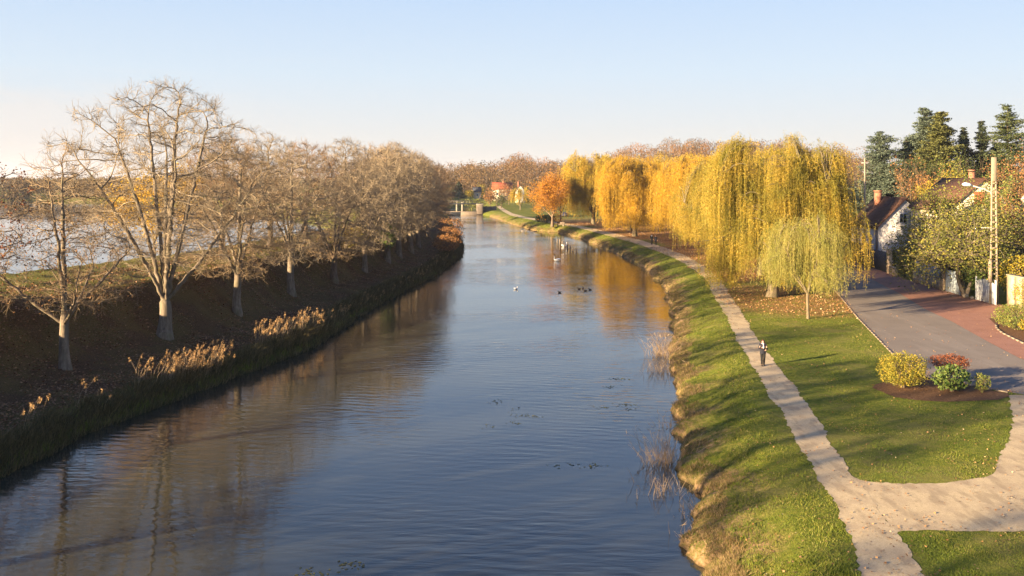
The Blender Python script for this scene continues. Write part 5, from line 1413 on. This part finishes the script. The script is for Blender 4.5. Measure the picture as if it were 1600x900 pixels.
    for sx_ in (-1, 1):
        e = MB(); e.tube(np.array([(sx_ * .034, -.098, 1.622), (sx_ * .034, -.109, 1.622)]) * s, .011 * s, 8); e.build('eye', M['cloth_black'], root)
    if scarf:
        m = loft([(0, -.005, 1.43, .105, .09), (0, -.015, 1.46, .115, .10), (0, -.01, 1.50, .085, .085)])
        m.tube(np.array([(.02, -.10, 1.46), (.025, -.140, 1.38), (.03, -.148, 1.30)]) * s, np.array([.04, .045, .035]) * s, 8); m.build('scarf', M[scarf], root, smooth=True)
    if hold:
        m = MB(); q = (hands[0][0] + hands[0][1] * .10) * s
        m.tube([q + np.array([.04 * s, -.02, -.04]), q + np.array([.04 * s, -.02, .09])], [.036, .042], 10)
        tag(m.build('paper_cup', M['cloth_white'], None), 'small pale cup held in front by the woman walking on the path', 'cup')
        o = bpy.data.objects['paper_cup']; o.location = loc; o.rotation_euler = (0, 0, rz)
    return root
armsF = [((.25, -.06, 1.12), (.10, -.24, 1.20)), ((.27, -.02, 1.12), (.17, -.20, 1.08))]
armsD = [((.25, .05, 1.12), (.25, -.06, .88)), ((.25, .02, 1.12), (.25, -.12, .89))]
x, y = P(1192, 571.5, ZP)
person((x, y, ZP + .02), -0.12, 1.66, 'cloth_navy', 'cloth_black', 'hair', {'feet': (.16, -.12), 'arms': armsF}, 'woman in dark coat walking alone towards us on the pale path', None, 'cloth_pale', True, True)
x, y = P(1018.3, 382.6, ZP)
person((x, y, ZP + .02), 0.0, 1.92, 'cloth_black', 'cloth_black', 'hair_dark', {'feet': (.14, -.12), 'arms': armsD}, 'taller walker of the distant pair, black coat and white scarf', 'pair walking on the path', 'cloth_white', False, False, 0.75)
x, y = P(1024.6, 383.2, ZP)
person((x, y, ZP + .02), 0.05, 1.76, 'cloth_navy', 'cloth_black', 'hair_dark', {'feet': (-.12, .14), 'arms': armsD}, 'shorter walker of the distant pair, all in dark clothes', 'pair walking on the path', None, True, False, 0.8)

# ------------------------------------------------------------------ birds, posts, car, weed
def loft_body(prof, n=12):
    m = MB(); V = []
    for (yy, zc, rx, rz_) in prof:
        for i in range(n):
            a = 6.2832 * i / n; V.append((rx * math.cos(a), yy, zc + rz_ * math.sin(a)))
    q = [(k_ * n + (i + 1) % n, k_ * n + i, (k_ + 1) * n + i, (k_ + 1) * n + (i + 1) % n) for k_ in range(len(prof) - 1) for i in range(n)]
    m.add(V, q); return m
def swan(px, py, rz, lab):
    o = empty('swan', (*P(px, py, 0), 0), rz); tag(o, lab, 'swan', 'swans on the canal')
    b = loft_body([(-.62, .30, .02, .015), (-.50, .27, .12, .07), (-.25, .20, .24, .19), (.05, .15, .27, .22), (.32, .16, .20, .19), (.47, .20, .09, .10), (.52, .24, .03, .04)])
    b.tube([(0, .40, .22), (0, .52, .38), (0, .50, .56), (0, .42, .70), (0, .46, .80), (0, .55, .81)], [.10, .075, .055, .05, .06, .045], 9)
    b.build('body', M['feather_white'], o, smooth=True)
    for s in (-1, 1):
        w = loft_body([(-.55, .36, .015, .04), (-.30, .32, .05, .14), (.05, .27, .06, .16), (.26, .25, .02, .06)], 8); wo_ = w.build('wing', M['feather_white'], o, smooth=True); wo_.location = (s * .2, 0, .02)
    m = MB(); m.tube([(0, .58, .80), (0, .68, .77)], [.032, .014], 7); m.build('bill', M['bill'], o)
swan(870.5, 408, 1.3, 'white swan swimming alone in mid canal')
swan(881.5, 385.5, -1.4, 'white swan resting beside the row of posts')
def duck(px, py, rz, lab, head='mallard', body='feather_brown', sc=0.85):
    o = empty('duck', (*P(px, py, 0), 0), rz, sc); tag(o, lab, 'duck', 'ducks on the canal')
    b = loft_body([(-.30, .17, .01, .01), (-.24, .14, .06, .04), (-.10, .09, .11, .10), (.08, .08, .11, .10), (.20, .10, .06, .06), (.23, .11, .02, .02)], 10)
    b.tube([(0, .17, .12), (0, .21, .21)], [.05, .04], 8); b.build('body', M[body], o, smooth=True)
    h = loft_body([(.15, .25, .01, .01), (.18, .25, .045, .05), (.23, .25, .045, .045), (.27, .24, .015, .015)], 9); h.build('head', M[head], o, smooth=True)
    m = MB(); m.tube([(0, .26, .235), (0, .33, .225)], [.02, .012], 6); m.build('bill', M['bill'], o)
for px, py, rz, lab in [(905, 452, 1.2, 'small duck at the left end of the group in mid water'), (911, 451, .4, 'duck second from the left in the mid water group'), (914.5, 455, 1.6, 'duck closest to us in the mid water group'), (922, 453, 1.0, 'duck at the right end of the mid water group'), (874.5, 457.5, 1.4, 'lone dark duck left of the group')]:
    duck(px, py, rz, lab)
duck(806, 452, -1.0, 'small white gull floating left of the ducks', 'feather_white', 'feather_white', 1.1)
PG = 'old wooden stakes standing in the canal'
names_ = ['at the far end of the line near the grassy point', 'second from the far end', 'third from the far end', 'fourth from the far end', 'fifth from the far end', 'sixth from the far end', 'just beyond the resting swan', 'right behind the resting swan', 'thick, next to the resting swan', 'second after the swan', 'third after the swan', 'fourth after the swan', 'fifth after the swan', 'last of the slanting line']
a, b = P(846, 366.5, 0), P(895, 393, 0)
for i in range(14):
    t = (i / 13) ** 0.9; x, y = a[0] + (b[0] - a[0]) * t, a[1] + (b[1] - a[1]) * t
    h = [.45, .5, .4, .55, .5, .5, .6, .9, 1.1, .9, .95, .8, .9, .6][i]; w = .07 + .035 * (i > 6)
    m = MB(); m.tube([(0, 0, -.8), (rj.uniform(-.03, .03), 0, h * .6), (rj.uniform(-.06, .06), 0, h)], [w * 1.1, w, w * .8], 7)
    o = m.build('wooden_stake', M['wood_grey'], loc=(x, y, 0)); tag(o, 'weathered stake ' + names_[i], 'stake', PG)
for i, (px, py, h, lab) in enumerate([(900.5, 394, .6, 'first of the stakes right of the line end'), (916.5, 394, .8, 'leftmost of the three lone stakes in golden reflection'), (938.5, 394, .7, 'middle one of the three lone stakes'), (960, 394, .6, 'lone stake nearest to the right bank')]):
    m = MB(); m.tube([(0, 0, -.8), (.02, 0, h * .6), (rj.uniform(-.05, .05), 0, h)], [.10, .09, .07], 7)
    o = m.build('wooden_stake', M['wood_grey'], loc=(*P(px, py, 0), 0)); tag(o, lab, 'stake', PG)
# a parked car glimpsed under the orange leaves
cr = empty('parked_car', (16.2, 292, tz(16.2, 292)), R(80)); tag(cr, 'dark grey parked car half hidden under the far trees', 'car')
prof = [(-2.05, .35), (-2.0, .75), (-1.75, .92), (-1.15, .98), (-.55, 1.40), (.75, 1.43), (1.5, 1.02), (2.0, .92), (2.08, .40)]
m = MB(); V = []
for s, k_ in ((-1, 1), (1, 1)):
    for (u, z) in prof: V.append((u, s * (.84 - .16 * max(0, z - .95) / .45), z))
n = len(prof); m.add(V, [(i, i + 1, n + i + 1, n + i) for i in range(n - 1)] + [(n - 1, 0, n, 2 * n - 1)])
for s in (0, n):
    c0 = m.n; m.v.append(np.array([[0, V[s][1], .7]])); m.n += 1
    m.t.append(np.array([(c0, s + i, s + (i + 1) % n) if s else (c0, s + (i + 1) % n, s + i) for i in range(n)]))
m.build('body', M['cloth_grey'], cr)
m = MB()
for s in (-1, 1): m.add([(-.95, s * .83, 1.02), (-.5, s * .74, 1.34), (.7, s * .74, 1.36), (1.25, s * .83, 1.04)], [(0, 1, 2, 3)])
m.add([(1.47, -.72, 1.06), (1.47, .72, 1.06), (.84, .62, 1.41), (.84, -.62, 1.41)], [(0, 1, 2, 3)]); m.build('windows', M['dark_glass'], cr)
for u in (-1.3, 1.3):
    for s in (-1, 1):
        m = MB(); m.tube([(u, s * .72, .33), (u, s * .90, .33)], .33, 14); wo_ = m.build('wheel', M['cloth_black'], cr); m = MB(); m.tube([(u, s * .90, .33), (u, s * .915, .33)], .19, 10); m.build('rim', M['metal_grey'], wo_)
for s in (-1, 1): box_obj('headlight', (2.03, s * .6, .74), (.08, .3, .14), M['cloth_white'], cr)
rng = np.random.default_rng(9)
c = []
for px, py, n in [(965, 592, 26), (955, 605, 22), (978, 633, 26), (940, 637, 16), (830, 651, 20), (815, 648, 10), (765, 665, 8), (797, 661, 12), (880, 727, 10), (922, 728, 24), (548, 884, 24), (490, 895, 30), (985, 640, 14), (772, 629, 8), (785, 627, 8), (800, 640, 7)]:
    x, y = P(px, py, 0); c.append(np.stack([x + rng.normal(0, .32, n), y + rng.normal(0, .22, n), np.full(n, .012)], 1))
tag(MB().leaves(np.concatenate(c), rng, .14, .6, flat=.97).build('floating_weed', M['weed']), kind='stuff')

# ------------------------------------------------------------------ dry reeds at the right edge, reed bed on the left
def reed_clump(seed, n, h, w, lab, xy, lean=0.35, broken=6):
    rng = np.random.default_rng(seed); m = MB()
    b = rng.normal(0, w, (n, 2)); L = h * rng.uniform(.4, 1.05, n)
    d = np.stack([rng.normal(-.05, lean, n), rng.normal(0, lean, n), np.ones(n)], 1); d /= np.linalg.norm(d, axis=1, keepdims=True)
    p0 = np.stack([b[:, 0], b[:, 1], np.full(n, -.25)], 1)
    bend = rng.normal(0, .22, (n, 3)) * [1, 1, .3]
    t = np.linspace(0, 1, 4)[None, :, None]
    pts = p0[:, None] + d[:, None] * L[:, None, None] * t + bend[:, None] * (t ** 2) * L[:, None, None]
    m.tubes(pts, np.repeat(np.array([[.011, .009, .007, .004]]), n, 0), 3)
    o = empty('dry_reed_clump', (xy[0], xy[1], 0)); tag(o, lab, 'reeds', 'dry reed clumps in the water at the right edge')
    m.build('stalks', M['straw'], o)
    c = pts[:, 1:].reshape(-1, 3); c = c[rng.integers(0, len(c), n)]
    MB().leaves(c, rng, .30, .09).build('foliage', M['straw'], o)
for i, (px, py, n, h, w, lab) in enumerate([
    (1038, 556, 150, 2.2, .55, 'tall dense straw coloured reed clump farthest along the right edge'), (1034, 583, 60, 1.4, .55, 'thin low dry reeds between the two tall clumps'),
    (1040, 725, 110, 2.0, .42, 'tall dry reed clump with long stalks leaning over the water'), (1046, 770, 55, 1.1, .6, 'short sparse dry stalks below the leaning clump'),
    (1058, 668, 45, 1.2, .5, 'few dry stalks close to the bank above the leaning clump'), (1084, 848, 40, .9, .4, 'little dry tuft at the waterline near the bottom edge'), (1012, 432, 60, 1.6, .9, 'pale reed tuft far along the right bank near the ducks'), (1080, 806, 30, .8, .4, 'small dry tuft on the eroded bank foot')]):
    reed_clump(200 + i, n, h, w, lab, P(px, py, 0))
rng = np.random.default_rng(15)
m = MB(); plum = MB(); stk = MB()
n = 42000
y = 36 + 190 * rng.uniform(0, 1, n) ** 1.5
s = rng.normal(0.75, .62, n); s = np.clip(s, -.35, 2.6)
x = xl_(y) - s
z = terrain(x, y)
clump = 0.5 + 0.5 * nz2(x, y, 0.8)
L = (0.32 + 0.52 * np.clip(clump, 0, 1.2)) * rng.uniform(.55, 1.2, n) * (1.25 - 0.25 * np.abs(s - .6))
L = np.maximum(L, .25)
d = np.stack([rng.normal(.16, .30, n), rng.normal(-.05, .30, n), np.ones(n)], 1)
b0 = np.stack([x, y, np.maximum(z, 0) - .05], 1)
wd_ = .018 + .008 * (y > 90)
side = np.stack([rng.normal(size=n), rng.normal(size=n), np.zeros(n)], 1); side /= np.linalg.norm(side, axis=1, keepdims=True)
mid = b0 + d * (L * .6)[:, None]; tip = b0 + d * L[:, None] + np.stack([d[:, 0] * L * .5, d[:, 1] * L * .5, -L * .12], 1)
V = np.stack([b0 - side * wd_[:, None], b0 + side * wd_[:, None], mid + side * wd_[:, None] * .8, mid - side * wd_[:, None] * .8, tip], 1).reshape(-1, 3)
i0 = np.arange(n) * 5
m.add(V, np.stack([i0, i0 + 1, i0 + 2, i0 + 3], 1), np.stack([i0 + 3, i0 + 2, i0 + 4], 1))
tag(m.build('reed_bed', M['reed']), kind='stuff')
pts, cs = [], []
def plumes(px0, py0, px1, py1, n, hmin, hmax, spread):
    for i in range(n):
        t = rng.uniform(); gx_, gy_ = G(px0 + (px1 - px0) * t + rng.normal(0, 3), py0 + (py1 - py0) * t + rng.normal(0, 4) + spread)
        zz = max(0.1, tz(gx_, gy_)); h = rng.uniform(hmin, hmax) * .82
        lx, ly = rng.normal(.20, .20), rng.normal(0, .18)
        pts.append([(gx_, gy_, zz - .1), (gx_ + lx * h * .4, gy_ + ly * h * .4, zz + h * .6), (gx_ + lx * h, gy_ + ly * h, zz + h)])
        q = rng.integers(12, 20); u = rng.uniform(0, 1, q)
        cs.append(np.stack([gx_ + lx * h * (1 + .08 * u) + rng.normal(0, .035, q) + .05 * u, gy_ + ly * h + rng.normal(0, .035, q), zz + h + (u - .6) * .30], 1))
plumes(250, 588, 350, 564, 150, .9, 2.4, 14); plumes(235, 595, 300, 580, 18, 1.4, 2.4, 12); plumes(395, 527, 492, 499, 120, .9, 2.2, 14); plumes(490, 505, 545, 483, 30, 1.0, 1.7, 12)
plumes(30, 672, 60, 660, 6, 1.5, 2.2, 12); plumes(118, 625, 130, 615, 3, 1.3, 1.9, 14); plumes(205, 590, 235, 585, 8, 1.7, 2.4, 20); plumes(560, 480, 640, 440, 24, .8, 1.6, 6); plumes(640, 445, 700, 400, 40, .8, 1.5, 2); plumes(150, 628, 170, 618, 3, 1.0, 1.6, 12)
m = MB(); m.tubes(np.array(pts), np.repeat(np.array([[.008, .006, .004]]), len(pts), 0), 3)
tag(m.build('plume_stalks', M['straw']), kind='stuff')
tag(MB().leaves(np.concatenate(cs), rng, .13, .35).build('reed_plumes', M['plume']), kind='stuff')
# russet scrub closing the left bank near the lock
for i, (px, py, w, h, lab) in enumerate([(712, 400, 4.5, 3.0, 'russet scrub at the bend of the left bank, nearest patch'), (714, 388, 5.0, 3.4, 'russet scrub at the bend of the left bank, middle patch'), (709, 372, 6.0, 4.0, 'russet scrub at the bend of the left bank, far patch')]):
    x, y = P(px, py, 0.4); s = shrub(220 + i, w, 9.0, h, 'leaf_brown', 2600, .22, 'bank_scrub', gap=.6); put(s, xy=(float(xl_(y)) - 1.8, y), label=lab, cat='scrub', group='scrub on the left bank')

# ------------------------------------------------------------------ grass and fallen leaves
rng = np.random.default_rng(21)
def blades(n, yr, yp, xf, hmin, hmax, wd, mat, name, ok):
    y = yr[0] + (yr[1] - yr[0]) * rng.uniform(0, 1, n) ** yp
    a, b = xf(y); x = a + (b - a) * rng.uniform(0, 1, n)
    k_ = ok(x, y); x, y = x[k_], y[k_]; n = len(x)
    z = terrain(x, y)
    k_ = z > .10; x, y, z = x[k_], y[k_], z[k_]; n = len(x)
    h = rng.uniform(hmin, hmax, n) * (0.75 + 0.45 * nz2(x, y, 1.1))
    h = np.maximum(h, .03)
    w = wd * (1 + (y - 30) / 90)
    side = rng.normal(size=(n, 3)); side[:, 2] = 0; side /= np.linalg.norm(side, axis=1, keepdims=True)
    b0 = np.stack([x, y, z - .01], 1); tip = b0 + np.stack([rng.normal(0, .55, n) * h, rng.normal(0, .55, n) * h, h], 1)
    V = np.stack([b0 - side * w[:, None], b0 + side * w[:, None], tip], 1).reshape(-1, 3)
    m = MB(); m.add(V, None, np.arange(n * 3).reshape(n, 3))
    return tag(m.build(name, M[mat]), kind='stuff')
def right(y): e = xr_(y); return e + .2, np.minimum(e + 30, 0.56 * y + 1)
blades(330000, (28, 112), 1.35, right, .035, .085, .011, 'grass', 'lawn_grass', on_lawn)
blades(60000, (28, 300), 1.7, lambda y: (xr_(y) + .1, xr_(y) + 4.6), .06, .17, .013, 'grass', 'bank_grass', lambda x, y: np.ones(x.shape, bool))
blades(60000, (28, 260), 2.3, lambda y: (xr_(y) + .05, xr_(y) + 1.3), .08, .24, .012, 'grass_dry', 'dry_bank_grass', lambda x, y: nz2(x, y, .6) > -.7)
blades(45000, (40, 200), 1.4, lambda y: (xl_(y) - 24, xl_(y) - 1.5), .05, .13, .012, 'reed', 'levee_grass', lambda x, y: nz2(x, y, .5) > -.1)
def scatter(n, yr, yp, xf, ok, sz):
    y = yr[0] + (yr[1] - yr[0]) * rng.uniform(0, 1, n) ** yp
    a, b = xf(y); x = a + (b - a) * rng.uniform(0, 1, n); k_ = ok(x, y); x, y = x[k_], y[k_]; z = terrain(x, y)
    k_ = z > .2; return np.stack([x[k_], y[k_], z[k_] + .045], 1)
cl = lambda x, y: nz2(x, y, .7) + rng.normal(0, .7, x.shape) > .35
c1_ = scatter(9000, (28, 90), 1.2, right, lambda x, y: cl(x, y), .09)
c2_ = scatter(60000, (78, 260), 1.5, lambda y: (xr_(y) + 4, xr_(y) + 34), lambda x, y: (litter_mask(x, y) > rng.uniform(0.1, 1, x.shape)) & ~inside(road_poly, x, y), .1)
tag(MB().leaves(c1_, rng, .085, .7, flat=.8).build('fallen_leaves_lawn', M['litter']), kind='stuff')
tag(MB().leaves(c2_, rng, .15, .7, flat=.8).build('fallen_leaves_willows', M['litter']), kind='stuff')
c3_ = scatter(110000, (38, 190), 1.4, lambda y: (xl_(y) - 20, xl_(y) - 1.6), lambda x, y: nz2(x, y, .45) + rng.normal(0, .6, x.shape) > -.2, .1)
M['litter_dark'] = leafmat('brown fallen leaves', [(0, (0.07, 0.035, 0.018)), (0.6, (0.20, 0.095, 0.042)), (1, (0.34, 0.21, 0.11))], 0.1)
tag(MB().leaves(c3_, rng, .15, .7, flat=.8).build('fallen_leaves_levee', M['litter_dark']), kind='stuff')
c4_ = scatter(900, (28, 95), 1.2, right, lambda x, y: ~on_lawn(x, y), .09); c4_[:, 2] -= .02
# leaves gathered along the kerb
kl = np.array([P(1575, 613.5, ZP), P(1520, 603.5, ZP), P(1457, 591.5, ZP), P(1396, 554.3, ZP), P(1339, 495.5, ZP), P(1309, 458.5, ZP), (36.8, 120)])
tt_ = rng.uniform(0, 6, 900); ii = tt_.astype(int); ff = (tt_ - ii)[:, None]
kp = kl[ii] * (1 - ff) + kl[ii + 1] * ff + np.stack([np.abs(rng.normal(0.12, .28, 900)), rng.normal(0, .1, 900)], 1)
c4_ = np.concatenate([c4_, np.stack([kp[:, 0], kp[:, 1], np.full(900, ZP + .045)], 1)])
tag(MB().leaves(c4_, rng, .08, .7, flat=.85).build('fallen_leaves_path', M['litter']), kind='stuff')
